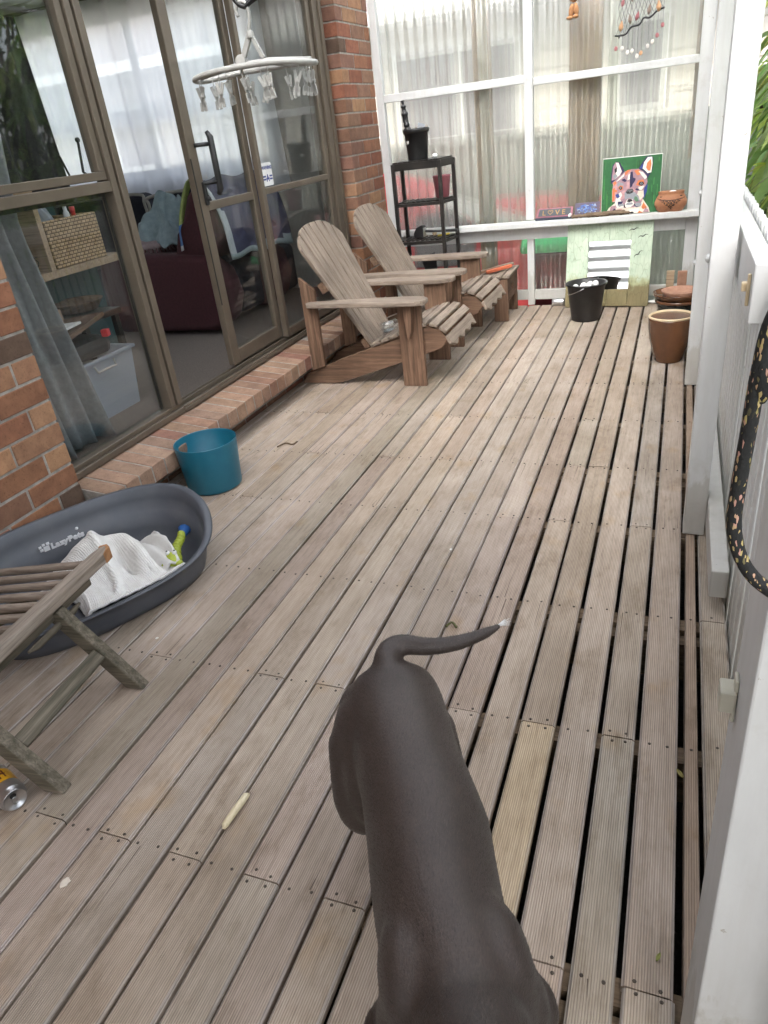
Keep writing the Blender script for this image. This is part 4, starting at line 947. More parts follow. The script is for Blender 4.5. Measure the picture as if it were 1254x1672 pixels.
# ---- adirondack chairs: local +x is forward, origin on the deck under the middle of the front legs
def make_chair():
    t = thing('adirondack_chair', 'weathered timber slatted garden armchair nearer the camera with a drinking glass on its seat', 'garden chair', (-1.345, 3.985, 0), 0, 'slatted timber garden chairs')
    for s_ in (-1, 1):   # front legs
        y0, y1 = (-.262, -.234) if s_ < 0 else (.234, .262)
        m = MB(); m.box(-.069, .069, y0, y1, .001, .474); m.build('front_leg', 'brown_z', t, bevel=.003)
        m = MB(); yb = (-.262 - .052, -.2625) if s_ < 0 else (.2625, .314)   # arm bracket
        m.prism([(-.018, .473), (.030, .473), (.030, .40), (.022, .33), (.008, .285), (-.004, .30), (-.014, .38)], 'y', *sorted((yb[0] if s_ < 0 else yb[0], yb[1]))) ; m.build('arm_bracket', 'brown_z', t, bevel=.003)
        # arm: shaped board
        P = [(-.595, .258), (-.612, .285), (-.595, .318), (-.45, .335), (-.10, .352), (.06, .352), (.105, .335), (.118, .30), (.115, .255), (.09, .225), (.03, .205), (-.20, .215), (-.45, .238)]
        m = MB(); pts = [(x, y * s_) for x, y in P]; m.prism(pts if s_ > 0 else pts[::-1], 'z', .4745, .500); m.build('arm', 'chair_x', t, bevel=.005)
        # side rail running from the front seat edge down to the deck at the back
        yr = (-.2335, -.208) if s_ < 0 else (.208, .2335)
        rail = [(-.745, .003), (-.50, .003), (.03, .165), (.17, .215), (.205, .265), (.165, .318), (.10, .335), (.02, .318), (-.10, .268), (-.26, .218), (-.45, .158), (-.70, .062)]
        m = MB(); m.prism(rail, 'y', *yr); m.build('side_rail', 'brown_x', t, bevel=.003)
        yr = (-.262, -.234) if s_ < 0 else (.234, .262)
        m = MB(); m.prism([(-.648, .092), (-.562, .118), (-.562, .565), (-.648, .635)], 'y', *yr); m.build('rear_post', 'brown_z', t, bevel=.003)
    top = [(.192, .262), (.166, .318), (.10, .338), (.02, .322), (-.10, .272), (-.26, .222)]
    # seat slats follow the rail; the front one has a wavy lower edge
    cuts = [(.205, .262, -62), (.178, .312, -38), (.128, .337, -14), (.066, .338, 8), (.006, .322, 18), (-.050, .300, 21), (-.106, .278, 20), (-.162, .257, 18), (-.218, .240, 16)]
    for i, (x, z, a) in enumerate(cuts):
        mm = Matrix.Translation((x, 0, z)) @ Matrix.Rotation(R(-a), 4, 'Y')
        if i == 0:
            n = 28; poly = [(-.252 + .504 * k / n, -.030 - .012 * math.cos(k / n * 2 * math.pi * 3.5) - .010) for k in range(n + 1)] + [(.252, .024), (-.252, .024)]
            m = MB(); m.prism([(v, u) for u, v in poly], 'z', 0, .020, M4=mm @ Matrix.Rotation(math.pi, 4, 'Z'))
        else:
            m = MB(); m.obox((0, 0, .010), (.047, .504, .019)); [setattr(v, 'co', mm @ v.co) for v in m.bm.verts]
        m.build('seat_slat', 'chair_y', t, bevel=.004)
    # fan back: seven tapering slats with an arched top, leaning back
    bk_ = bpy.data.objects.new('backrest', None); COL.objects.link(bk_); bk_.parent = t; bk_.location = (-.275, 0, .185); bk_.rotation_euler = (0, R(-28.5), 0)
    n = 7; L = .80
    def edge(fr, z): return (fr - .5) * (.345 + (.60 - .345) * z / L)
    for i in range(n):
        f0, f1 = i / n, (i + 1) / n; poly = []
        g_ = .0068
        for z, top_ in ((0, 0),): poly += [(edge(f0, 0) + g_ * .6, 0), (edge(f1, 0) - g_ * .6, 0)]
        def arch(y):
            q = min(1, abs(y) / .30); return L * (1 - .16 * q ** 3.0) if q < .93 else L * (1 - .16 * q ** 3 - .55 * (q - .93) ** 1.0)
        k = 8; y0t, y1t = edge(f0, L * .95) + g_, edge(f1, L * .95) - g_
        for j in range(k + 1):
            y = y1t + (y0t - y1t) * j / k; poly.append((y, arch(y)))
        m = MB(); m.prism(poly, 'x', 0, .020); m.build('back_slat', 'chair_z', bk_, bevel=.003)
    m = MB(); m.box(-.035, -.001, -.262, .262, .42, .48); m.build('back_brace', 'brown_y', bk_, bevel=.003)
    m = MB(); m.box(-.035, -.001, -.18, .18, .03, .09); m.build('back_brace', 'brown_y', bk_, bevel=.003)
    return t
ch1 = make_chair()
ch2 = copy_tree(ch1); ch2.location = (-1.325, 4.758, 0); ch2.rotation_euler = (0, 0, R(-.5))
ch2['label'] = 'weathered timber slatted garden armchair farther back between the near chair and the footstool'
m = MB(); m.lathe([(.001, 0), (.030, 0), (.0335, .10), (.031, .10), (.0285, .012), (.001, .012)], 28); o = m.build('drinking_glass', 'bag_clear'); o.location = (-1.64, 3.905, .262); o.rotation_euler = (R(-88), 0, R(-38)); o.location = (-1.585, 3.90, .293); tag(o, 'clear drinking glass lying on the seat of the near chair', 'glass')
# ---- footstool
fs = thing('footstool', 'low brown timber footstool with hand hole and curved slat top', 'footstool', (-1.14, 5.32, 0), R(1))
for x in (-.055, .042):
    pass
m = MB(); m.box(-.055, .045, -.195, -.168, .001, .295); m.build('leg', 'brown_z', fs, bevel=.003)
m = MB(); m.box(-.055, .045, .168, .195, .001, .295); m.build('leg', 'brown_z', fs, bevel=.003)
m = MB(); m.box(.020, .044, -.1675, .1675, .232, .298); m.box(.020, .044, -.1675, -.05, .184, .2318); m.box(.020, .044, .05, .1675, .184, .2318); m.box(.020, .044, -.1675, .1675, .140, .1838); m.build('end_panel', 'brown_y', fs, bevel=.002)
for i in range(7):
    x = .035 - i * .058; z = .303 - .012 * (i * .35) ** 1.5
    m = MB(); m.box(x - .025, x + .025, -.20, .20, z, z + .018); m.build('top_slat', 'chair_y', fs, bevel=.004)
for s_ in (-1, 1):
    m = MB(); m.prism([(.018, .20), (.018, .298), (-.10, .288), (-.37, .225), (-.37, .001), (-.31, .001), (-.30, .13), (-.10, .19)], 'y', *((-.165, -.145) if s_ < 0 else (.145, .165))); m.build('side_rail', 'brown_x', fs, bevel=.003)
clutter('timber_offcut', 'chair_x', (.36, .030, .016), (-1.26, 5.33, .333), (0, R(-7), R(32)), 'long thin timber offcut lying on the footstool', 'offcut')
clutter('timber_offcut', 'brown_x', (.30, .026, .018), (-1.29, 5.27, .331), (0, R(-7), R(25)), 'darker timber stick beside the orange stick on the footstool', 'offcut')
clutter('orange_stick', 'orange_wood', (.20, .032, .022), (-1.185, 5.29, .341), (0, R(-5), R(40)), 'orange red stick lying across the footstool', 'stick', .006)
# ---- black corner shelf
cs = thing('corner_shelf', 'black slatted corner shelf standing against the clear screen', 'shelf', (-1.73, 5.33, 0))
LG = [(-.175, -.10), (.165, -.10), (.205, .12), (-.185, .12)]
for x, y in LG: m = MB(); m.box(x - .0125, x + .0125, y - .0125, y + .0125, .001, 1.095); m.build('leg', 'black_gloss', cs, bevel=.002)
for z, ap in ((1.098, .048), (.835, .022), (.575, .022), (.31, .022)):
    f = MB(); x0, x1 = LG[0][0], LG[1][0]
    f.box(x0 + .0128, x1 - .0128, -.111, -.092, z - ap, z - .001); f.beam((x1 + .001, -.087, z - ap / 2), (LG[2][0] - .001, .106, z - ap / 2), .016, ap - .002); f.box(LG[3][0] + .0128, LG[2][0] - .0128, .112, .128, z - ap, z - .001); f.beam((x0 - .0005, -.087, z - ap / 2), (LG[3][0] + .0005, .106, z - ap / 2), .016, ap - .002)
    fo = f.build('shelf_frame', 'black_gloss', cs, bevel=.001)
    sl_ = MB(); top_ = z > 1.0; n = 9
    for i in range(n):
        u = (i + .5) / n; a = Vector((x0 + .004 + (x1 - x0 - .008) * u, -.112 if top_ else -.09, z + .004)); b_ = Vector((LG[3][0] + .004 + (LG[2][0] - LG[3][0] - .008) * u, .132 if top_ else .11, z + .004))
        sl_.beam(a, b_, .034 if top_ else .021, .009)
    sl_.build('slats', 'black_gloss', fo, bevel=.001)
pb = thing('plant_pot', 'black plastic nursery pot on top of the corner shelf', 'pot', (-1.745, 5.33, 1.107))
m = MB(); m.lathe([(.001, .0), (.068, 0), (.070, .004), (.083, .165), (.090, .167), (.092, .190), (.089, .196), (.085, .190), (.080, .165), (.074, .135), (.001, .135)], 36); m.build('pot_body', 'black', pb)
m = MB(); m.lathe([(.001, 0), (.0155, 0), (.0155, .001), (.001, .0012)], 20, M3=Matrix.Rotation(R(84), 3, 'X')); o = m.build('label_sticker', 'paper', pb); o.location = (-.048, -.0625, .115); o.rotation_euler = (0, 0, R(-38))
m = MB(); rr = random.Random(8)
for i in range(50):
    a = rr.random() * 6.28; r0 = .07 * rr.random() ** .5; x, y = r0 * math.cos(a), r0 * math.sin(a)
    m.tube(bez([(x, y, .13), (x * 1.2 + rr.uniform(-.02, .02), y * 1.2, .18), (x * 1.4 + rr.uniform(-.03, .03), y * 1.3, .196 + rr.uniform(-.01, .012))], 3), .0014, 4, (.12, .09, .05, 1))
m.build('dry_roots', 'vcol', pb)
hn = thing('hose_nozzle', 'black hose sprinkler nozzle standing upright in the nursery pot', 'nozzle', (-1.80, 5.315, 1.285))
m = MB(); m.ball((0, 0, .012), .028, 10, None, (1, .8, .9)); m.build('coupling', 'black', hn)
m = MB(); m.lathe([(.016, .03), (.021, .04), (.021, .052), (.017, .056), (.019, .10), (.023, .105), (.023, .12), (.016, .126), (.013, .15), (.019, .155), (.019, .163), (.010, .166), (.009, .185), (.013, .188), (.013, .195), (.001, .197)], 16, M3=Matrix.Rotation(R(-6), 3, 'Y')); m.build('barrel', 'black', hn)
m = MB(); m.box(-.030, .0, -.006, .006, .06, .135); m.build('trigger', 'black', hn, bevel=.003)
clutter('plant_tag', 'tub', (.05, .003, .05), (-1.71, 5.335, 1.305), (R(10), R(20), R(30)), 'cloudy plastic plant tag at the back of the nursery pot', 'tag', 0)
m = MB(); m.ball((0, 0, 0), .016, 8, None, (1.2, 1, .9)); o = m.build('white_pebble', 'white_plastic'); o.location = (-1.615, 5.31, 1.122); tag(o, 'white pebble beside the nursery pot on the shelf top', 'pebble')
pk = thing('pink_bucket', 'small faded pink toy bucket on the second shelf', 'bucket', (-1.605, 5.40, .845))
m = MB(); m.lathe([(.001, 0), (.048, 0), (.063, .135), (.067, .137), (.067, .143), (.061, .143), (.046, .006), (.001, .006)], 30); m.build('bucket_body', 'hotpink', pk)
m = MB(); m.tube([(.064 * math.cos(R(a)), .05 * math.sin(R(a)) * .6 - .03 * math.sin(R(a)), .138 - .012 * math.sin(R(a))) for a in range(0, 181, 15)], .0025, 6); m.build('handle', 'hotpink', pk)
m = MB(); m.box(-.018, .018, -.0605, -.0585, .085, .118); o = m.build('label_sticker', 'paper', pk); o.rotation_euler = (R(-6), 0, R(-30))
hb = thing('hand_brush', 'black hand brush with long handle lying on the third shelf', 'brush', (-1.76, 5.30, .588))
m = MB(); m.prism([(-.05, 0), (.035, 0), (.035, .085), (.02, .09), (-.03, .07), (-.055, .03)], 'y', -.02, .02); m.build('brush_head', 'black', hb, bevel=.006, rot=(0, 0, R(-20)))
m = MB(); m.tube([(.03, 0, .045), (.12, .01, .038), (.27, .03, .034)], [.010, .008, .011], 8); m.build('handle', 'black', hb)
m = MB(); m.prism([(.0355, .008), (.037, .008), (.037, .072), (.0355, .072)], 'y', -.017, .017); m.build('bristle_plate', 'alu', hb, rot=(0, 0, R(-20)))
clutter('wooden_peg', 'pine', (.03, .03, .03), (-1.69, 5.41, .60), (.3, .2, .5), 'small pale wooden block behind the hand brush', 'block', .008)
clutter('yellow_tool', 'yellow', (.09, .016, .014), (-1.605, 5.36, .592), (0, R(-6), R(12)), 'small yellow handled tool beside the hand brush', 'tool', .004)
m = MB(); m.lathe([(.001, 0), (.055, 0), (.075, .13), (.080, .132), (.072, .128), (.052, .006), (.001, .006)], 4, M3=Matrix.Rotation(R(45), 3, 'Z')); o = m.build('square_pot', 'black', bevel=.003); o.location = (-1.70, 5.32, .325); o.rotation_euler = (R(14), R(-10), R(20)); tag(o, 'tilted square black pot on the lowest shelf behind the chair', 'pot')
m = MB(); m.grid(lambda u, v: (.13 * (u - .5) , .045 * math.sin(math.pi * (.1 + .85 * u)) * (v - .5) * 2, .012 + .05 * max(0, math.sin(math.pi * (u * 1.2 - .3))) * (1 - (2 * v - 1) ** 2)), 20, 10); o = m.build('rubber_clog', 'black', solid=.008); o.location = (-1.47, 5.42, .30); o.rotation_euler = (0, R(-20), R(30)); tag(o, 'black rubber strap shoe hanging off the lowest shelf', 'shoe')
# ---- painted mirror leaning on the screen
mr = thing('driftwood_mirror', 'mint green plank framed mirror with painted birds leaning on the screen', 'mirror', (-.448, 5.475, .003))
mr.rotation_euler = (R(-10), 0, R(-3))
def plank(x0, x1, z0, z1, rr_=.014, th=.018):
    m = MB(); q = []
    for cx_, cz_, a0 in ((x1 - rr_, z1 - rr_, 0), (x0 + rr_, z1 - rr_, 90), (x0 + rr_, z0 + rr_, 180), (x1 - rr_, z0 + rr_, 270)):
        for k in range(5): a = R(a0 + k * 22.5); q.append((cx_ + rr_ * math.cos(a), cz_ + rr_ * math.sin(a)))
    m.prism(q, 'y', -th, 0); return m.build('plank', 'mint', mr, bevel=.002)
plank(-.292, -.142, 0, .585); plank(.148, .292, 0, .585)
for i in range(2): plank(-.1405 + i * .1445, .0025 + i * .1445, .448, .580, .006); plank(-.1405 + i * .1445, .0025 + i * .1445, .004, .120, .006)
m = MB(); m.box(-.150, .150, .0005, .008, .10, .46); m.build('mirror_glass', 'mirror', mr)
def bird(x, z, s_, a):
    m = MB(); 
    for sg in (-1, 1):
        P = [Vector((sg * t_ * s_, 0, (.32 * math.sin(t_ * 2.5) - .16 * t_ * t_) * s_)) for t_ in (0, .2, .4, .6, .8, 1)]
        m.tube(P, [.0035 * s_ / .03, .0035 * s_ / .03, .003 * s_ / .03, .0024 * s_ / .03, .0016 * s_ / .03, .0006], 6)
    o = m.build('painted_bird', 'black', mr); o.location = (x, -.0182, z); o.rotation_euler = (0, R(a), 0); o.scale = (1, .25, 1)
bird(.165, .515, .032, -10); bird(.228, .468, .034, -14); bird(.205, .352, .036, -38)
# ---- black bucket with golf balls
bu = thing('black_bucket', 'black plastic bucket full of white golf balls before the mirror', 'bucket', (-.553, 5.145, 0))
m = MB(); m.lathe([(.001, .002), (.092, .002), (.096, .006), (.127, .238), (.137, .240), (.139, .250), (.135, .253), (.124, .248), (.092, .012), (.001, .012)], 44); m.build('bucket_body', 'black', bu)
m = MB(); m.tube([(.139 * math.cos(R(a)), .12 * math.sin(R(a)), .238 - .06 * math.sin(R(a))) for a in range(0, 181, 12)], .003, 6); o = m.build('handle', 'alu', bu); o.rotation_euler = (0, 0, R(90))
for i, (x, y, z) in enumerate([(-.07, -.03, .213), (-.025, -.055, .222), (.018, -.02, .232), (.060, .005, .240), (.045, -.06, .215), (-.02, .02, .225), (.02, .05, .226), (-.075, .035, .212), (.085, -.04, .212), (-.06, -.075, .206), (.0, -.095, .207)]):
    m = MB(); m.ball((0, 0, 0), .0215, 9); o = m.build('golf_ball', 'white_plastic'); o.location = (-.553 + x, 5.145 + y, z)
    tag(o, 'white golf ball in the heap filling the black bucket', 'golf ball', 'golf balls in the black bucket')
m = MB(); m.ball((0, 0, 0), .030, 9); o = m.build('white_ball', 'glaze_black'); o.location = (-.36, 5.40, .10); bpy.data.objects.remove(o)
# ---- little can and scrap by the mirror
m = MB(); m.lathe([(.001, 0), (.024, 0), (.027, .005), (.027, .085), (.023, .092), (.001, .092)], 22, M3=Matrix.Rotation(R(90), 3, 'Y')); o = m.build('silver_can', 'alu'); o.location = (-.845, 5.56, .028); tag(o, 'small silver can on its side left of the mirror foot', 'can')
m = MB(); m.ball((0, 0, .012), 1, 8, None, (.05, .02, .012)); o = m.build('crumpled_foil', 'white_plastic'); o.location = (-.12, 5.54, .002); tag(o, 'flat crumpled white scrap right of the mirror foot', 'scrap')
# ---- pots at the right
pt = thing('brown_pot', 'brown glazed stoneware pot with cream inside beside the post', 'pot', (.005, 4.20, 0))
m = MB(); m.lathe([(.001, .001), (.068, .001), (.073, .008), (.090, .06), (.108, .13), (.116, .19), (.118, .236), (.117, .248)], 48); m.build('outer_glaze', 'glaze_brown', pt)
m = MB(); m.lathe([(.1172, .246), (.119, .253), (.113, .258), (.107, .250), (.104, .20), (.09, .10), (.07, .075), (.001, .07)], 48); m.build('cream_lining', 'glaze_cream', pt)
m = MB(); m.lathe([(.001, .075), (.078, .0755), (.090, .11), (.001, .12)], 24); o = m.build('water', 'glaze_cream', pt); bpy.data.objects.remove(o)
m = MB(); m.ball((0, 0, 0), .02, 8); o = m.build('white_pebble', 'white_plastic'); o.location = (.02, 4.17, .10); tag(o, 'white pebble at the bottom of the brown glazed pot', 'pebble')
kp = thing('black_pot', 'dark black green glazed pot under a terracotta saucer', 'pot', (.045, 5.05, 0))
m = MB(); m.lathe([(.001, .001), (.10, .001), (.118, .04), (.132, .10), (.140, .128), (.147, .132), (.147, .146), (.139, .148), (.130, .12), (.001, .11)], 44); m.build('pot_body', 'glaze_black', kp)
m = MB(); m.lathe([(.1405, .1285), (.1485, .1325), (.1485, .1465), (.140, .149)], 44); m.build('brown_rim', 'glaze_brown', kp)
m = MB(); m.lathe([(.001, .002), (.130, .002), (.150, .010), (.163, .034), (.165, .040), (.158, .040), (.146, .018), (.001, .014)], 44); o = m.build('terracotta_saucer', 'glaze_brown'); o.location = (.045, 5.05, .149); tag(o, 'wide brown glazed saucer lying on the dark pot', 'saucer')
m = MB(); m.lathe([(.001, .0), (.098, .0), (.110, .008), (.124, .034), (.118, .036), (.104, .014), (.001, .010)], 40); o = m.build('terracotta_saucer', 'terra_pale'); o.location = (.055, 5.05, .166); tag(o, 'dusty pale terracotta saucer nested in the brown saucer', 'saucer')
clutter('timber_block', 'pine', (.05, .03, .26), (-.02, 5.36, .131), (0, 0, 0), 'upright tan timber block behind the stacked saucers', 'block')
clutter('timber_block', 'terra_pale', (.06, .03, .255), (.055, 5.36, .1285), (0, 0, 0), 'second timber block beside the tan block behind the saucers', 'block')
# ---- things on the ledge (top z = .615)
LZ = .6155
lv = thing('love_sign', 'small slate sign reading LOVE with pink edge on the ledge', 'sign', (-.830, 5.553, LZ), 0)
tilt = Matrix.Translation((0, 0, .016)) @ Matrix.Rotation(R(-38), 4, 'X')
m = MB(); m.box(-.135, .130, -.012, .014, 0, .016); m.build('sign_base', plain('slate_navy', (.030, .036, .060, 1), None, .6), lv, bevel=.002)
m = MB(); m.prism([(-.130, 0), (.126, 0), (.126, .070), (-.120, .070)], 'y', -.006, .002, M4=tilt); m.build('pink_border', plain('dusty_pink', (.33, .13, .17, 1), None, .8), lv)
m = MB(); m.prism([(-.116, .008), (.112, .008), (.112, .060), (-.108, .060)], 'y', -.0085, -.0055, M4=tilt); m.build('slate_face', plain('slate_grey', (.075, .085, .095, 1), None, .8), lv)
gold = 'gold_paint'; M[gold] = plain('gold_paint', (.48, .27, .07, 1), None, .6)
tf = tilt @ frame4((0, -.0088, 0), (1, 0, 0), (0, 0, 1))
text_mesh('letter', 'L', gold, .052, lv, tf @ Matrix.Translation((-.088, .014, 0)), .0006); text_mesh('letter', 'V', gold, .052, lv, tf @ Matrix.Translation((.004, .014, 0)), .0006); text_mesh('letter', 'E', gold, .052, lv, tf @ Matrix.Translation((.050, .014, 0)), .0006)
m = MB(); hp = []
for k in range(25):
    a = 2 * math.pi * k / 24; hp.append(Vector((-.030 + .0011 * 16 * math.sin(a) ** 3, -.0092, .035 + .0011 * (13 * math.cos(a) - 5 * math.cos(2 * a) - 2 * math.cos(3 * a) - math.cos(4 * a)))))
m.tube([tilt @ p for p in hp], .0017, 5); m.build('heart', gold, lv)
m = MB()
for x in (-.040, .045): m.tube(bez([tilt @ Vector((x, -.006, .064)), tilt @ Vector((x - .006, -.012, .074)), tilt @ Vector((x - .012, -.006, .080))], 4), .0018, 5)
m.build('hanger_wire', 'cord', lv)
m = MB(); m.ball((0, 0, 0), .013, 8, None, (.8, .6, 1.15)); o = m.build('white_shell', 'white_plastic'); o.location = (-.718, 5.526, LZ + .026); o.rotation_euler = (0, R(35), 0); tag(o, 'little white shell leaning on the LOVE sign corner', 'shell')
tl = thing('picture_tile', 'small blue picture tile with purple border behind the driftwood', 'tile', (-.605, 5.567, LZ), 0)
tilt2 = Matrix.Rotation(R(-22), 4, 'X')
m = MB(); m.prism([(-.085, 0), (.085, 0), (.085, .098), (-.085, .098)], 'y', -.005, .003, M4=tilt2); m.build('tile_body', plain('purple_grey', (.085, .06, .10, 1), None, .6), tl)
rr = random.Random(21); m = MB()
for i in range(70):
    x = rr.uniform(-.062, .055); z = rr.uniform(.018, .080); a = rr.uniform(0, 3.14); c = rr.choice([(.06, .12, .35, 1), (.12, .2, .42, 1), (.25, .32, .45, 1), (.10, .11, .16, 1), (.05, .08, .25, 1)])
    L_ = rr.uniform(.008, .018); w = .0035; dx, dz = math.cos(a) * L_, math.sin(a) * L_; nx, nz = -math.sin(a) * w, math.cos(a) * w
    m.prism([(x - dx - nx, z - dz * .6 - nz), (x + dx - nx, z + dz * .6 - nz), (x + dx + nx, z + dz * .6 + nz), (x - dx + nx, z - dz * .6 + nz)], 'y', -.0062 - i * .00001, -.0045, c, M4=tilt2)
m.build('painted_scene', 'vcol', tl)
m = MB(); m.tube(bez([(-.19, 0, .013), (-.10, .012, .016), (0, -.006, .018), (.10, .008, .020), (.17, .002, .017), (.205, .01, .012)], 7), [.011] * 8 + [.0165] * 10 + [.015] * 10 + [.009] * 6 + [.004] * 2, 9)
rr = random.Random(4)
for v in m.bm.verts: v.co += Vector((0, rr.uniform(-.003, .003), rr.uniform(-.003, .003)))
o = m.build('driftwood', 'driftwood'); o.location = (-.515, 5.533, LZ - .001); o.rotation_euler = (0, 0, R(2)); tag(o, 'long gnarled driftwood stick lying along the ledge', 'driftwood')
# dog painting (flat canvas on the ledge)
pa = thing('dog_painting', 'colourful painting of a bat eared dog on green canvas standing on ledge', 'painting', (-.318, 5.562, LZ), R(-2))
tp = Matrix.Rotation(R(-5), 4, 'X'); W = .385; S_ = W / 780.0
def px_(x, y): return ((x - 510) * S_, (925 - y) * S_ * (.36 / (.385 * 790 / 780)))
m = MB(); m.prism([(-W / 2, 0), (W / 2, 0), (W / 2, .362), (-W / 2, .362)], 'y', 0, .014, M4=tp); m.build('canvas', 'paper', pa, bevel=.001)
m = MB(); LAY = [0]
def patch(pts, col):
    LAY[0] += 1; y = -.0006 - LAY[0] * .00007
    a = [m.bm.verts.new(tp @ Vector((px_(*q)[0], y, px_(*q)[1]))) for q in pts]; m._f(a, col)
G1, G2 = (.020, .115, .035, 1), (.045, .20, .045, 1); CR = (.66, .58, .48, 1); PU = (.33, .20, .235, 1); OR = (.58, .17, .06, 1); NV = (.022, .018, .065, 1); GY = (.26, .27, .30, 1); BL = (.025, .05, .22, 1); BK = (.012, .010, .014, 1); PK = (.48, .26, .27, 1); WH = (.72, .68, .62, 1)
patch([(125, 920), (895, 920), (895, 140), (125, 140)], G1)
rr = random.Random(2)
for i in range(55):
    x = rr.uniform(130, 885); y = rr.uniform(160, 700); w = rr.uniform(4, 12); h_ = rr.uniform(60, 220); patch([(x, min(915, y + h_)), (x + w, min(915, y + h_)), (x + w, y), (x, y)], jit(G2 if rr.random() < .7 else (.02, .07, .02, 1), .3))
patch([(170, 918), (230, 820), (330, 740), (680, 730), (760, 850), (780, 918)], CR)
patch([(240, 480), (240, 330), (255, 230), (300, 185), (350, 200), (410, 310), (410, 360), (310, 460), (275, 485)], NV)
patch([(250, 440), (262, 250), (290, 195), (330, 200), (385, 330), (360, 380), (300, 430)], PU)
patch([(295, 200), (330, 205), (375, 320), (355, 370), (300, 420), (300, 330), (320, 280)], WH); patch([(280, 290), (310, 260), (315, 320), (290, 345)], BK); patch([(262, 380), (300, 350), (330, 385), (290, 430)], GY)
patch([(600, 305), (640, 230), (690, 160), (740, 145), (780, 180), (778, 330), (740, 420), (700, 480), (640, 340)], NV)
patch([(650, 310), (665, 230), (710, 165), (765, 165), (775, 250), (765, 370), (720, 380), (690, 345)], WH); patch([(695, 300), (705, 240), (750, 190), (762, 260), (752, 350), (720, 345)], OR); patch([(610, 300), (650, 240), (650, 320)], BL)
head = [(275, 520), (260, 470), (310, 430), (350, 395), (420, 330), (510, 305), (600, 310), (660, 350), (710, 410), (725, 500), (700, 560), (690, 690), (650, 810), (560, 835), (430, 835), (330, 830), (300, 730), (270, 640)]
patch(head, PU)
for pts, c in (([(275, 480), (330, 455), (335, 610), (310, 740), (270, 740), (262, 600)], PK), ([(268, 560), (300, 540), (300, 720), (272, 735)], OR), ([(272, 470), (300, 450), (318, 480), (285, 520)], OR), ([(395, 600), (440, 590), (430, 700), (380, 720), (360, 680)], PK), ([(540, 560), (580, 600), (560, 640), (545, 610)], PK), ([(330, 640), (380, 610), (400, 650), (360, 740)], WH), ([(620, 640), (680, 660), (660, 760), (620, 720)], PK), ([(452, 480), (488, 470), (490, 560), (455, 570)], PK), ([(470, 380), (495, 360), (492, 440), (460, 450)], WH), ([(310, 460), (420, 350), (410, 395), (330, 455)], WH), ([(430, 400), (505, 312), (500, 350), (450, 395)], PK), ([(420, 350), (450, 315), (500, 312), (430, 390)], OR),
               ([(495, 345), (525, 340), (535, 420), (530, 540), (500, 560), (490, 420)], NV), ([(530, 420), (570, 440), (560, 470), (530, 520)], NV), ([(540, 330), (600, 318), (640, 380), (590, 400)], OR), ([(600, 340), (660, 360), (715, 430), (690, 460), (640, 400)], WH),
               ([(380, 440), (420, 425), (455, 460), (430, 475), (395, 455)], NV), ([(575, 530), (600, 465), (670, 460), (690, 520), (640, 545)], OR), ([(320, 500), (350, 470), (410, 490), (410, 540), (350, 545)], GY), ([(340, 545), (365, 515), (405, 525), (410, 570), (370, 590)], OR),
               ([(350, 550), (370, 528), (395, 540), (395, 570), (370, 578)], BK), ([(605, 520), (625, 488), (670, 490), (682, 520), (650, 545)], BK), ([(626, 515), (640, 498), (660, 503), (664, 520), (645, 530)], GY), ([(638, 516), (648, 506), (656, 514), (648, 523)], BK), ([(363, 552), (373, 540), (385, 550), (375, 562)], GY),
               ([(610, 555), (690, 545), (660, 600), (620, 600)], WH), ([(690, 570), (730, 520), (725, 620), (690, 730), (680, 640)], BL), ([(610, 610), (680, 610), (690, 690), (640, 740), (600, 660)], CR), ([(310, 640), (350, 625), (370, 670), (345, 695), (315, 660)], BL),
               ([(320, 690), (370, 700), (420, 780), (430, 830), (340, 830), (310, 760)], WH), ([(345, 740), (415, 740), (400, 800), (350, 800)], NV), ([(340, 785), (420, 770), (430, 800), (370, 815)], GY), ([(430, 620), (470, 600), (560, 620), (620, 680), (640, 760), (580, 740), (500, 700), (440, 720)], GY),
               ([(445, 615), (470, 580), (530, 575), (552, 600), (540, 630), (500, 645), (465, 640)], (.05, .05, .055, 1)), ([(455, 608), (475, 585), (525, 585), (540, 605), (500, 618)], (.13, .13, .14, 1)), ([(465, 615), (485, 605), (490, 625), (475, 632)], BK), ([(512, 625), (515, 605), (538, 610), (530, 630)], BK),
               ([(570, 680), (600, 690), (625, 750), (590, 760), (560, 720)], (.10, .20, .12, 1)), ([(440, 790), (470, 720), (540, 720), (570, 790), (520, 830), (460, 835)], WH), ([(450, 790), (480, 760), (540, 765), (555, 790), (500, 800)], GY), ([(465, 745), (490, 715), (530, 720), (548, 745), (500, 760)], BK), ([(570, 800), (600, 770), (670, 790), (650, 830), (590, 835)], GY), ([(430, 800), (440, 770), (450, 820), (470, 838), (440, 830)], BK), ([(560, 800), (572, 780), (580, 820), (640, 828), (600, 836)], NV),
               ([(235, 900), (255, 800), (320, 790), (330, 890), (270, 905)], PU), ([(240, 890), (275, 875), (300, 830), (325, 850), (320, 895), (250, 905)], NV), ([(330, 850), (400, 840), (430, 880), (340, 900)], PK), ([(470, 900), (500, 860), (640, 850), (620, 918), (480, 918)], WH), ([(510, 910), (540, 890), (575, 900), (560, 918), (520, 918)], BK), ([(665, 840), (690, 770), (740, 850), (690, 870)], OR), ([(620, 918), (640, 885), (690, 918)], OR), ([(690, 910), (720, 850), (760, 880), (765, 915)], PU), ([(300, 570), (335, 580), (325, 605), (290, 600)], OR), ([(570, 590), (590, 570), (640, 605), (600, 605)], NV)):
    patch(pts, c)
m.build('painted_dog', 'vcol', pa)
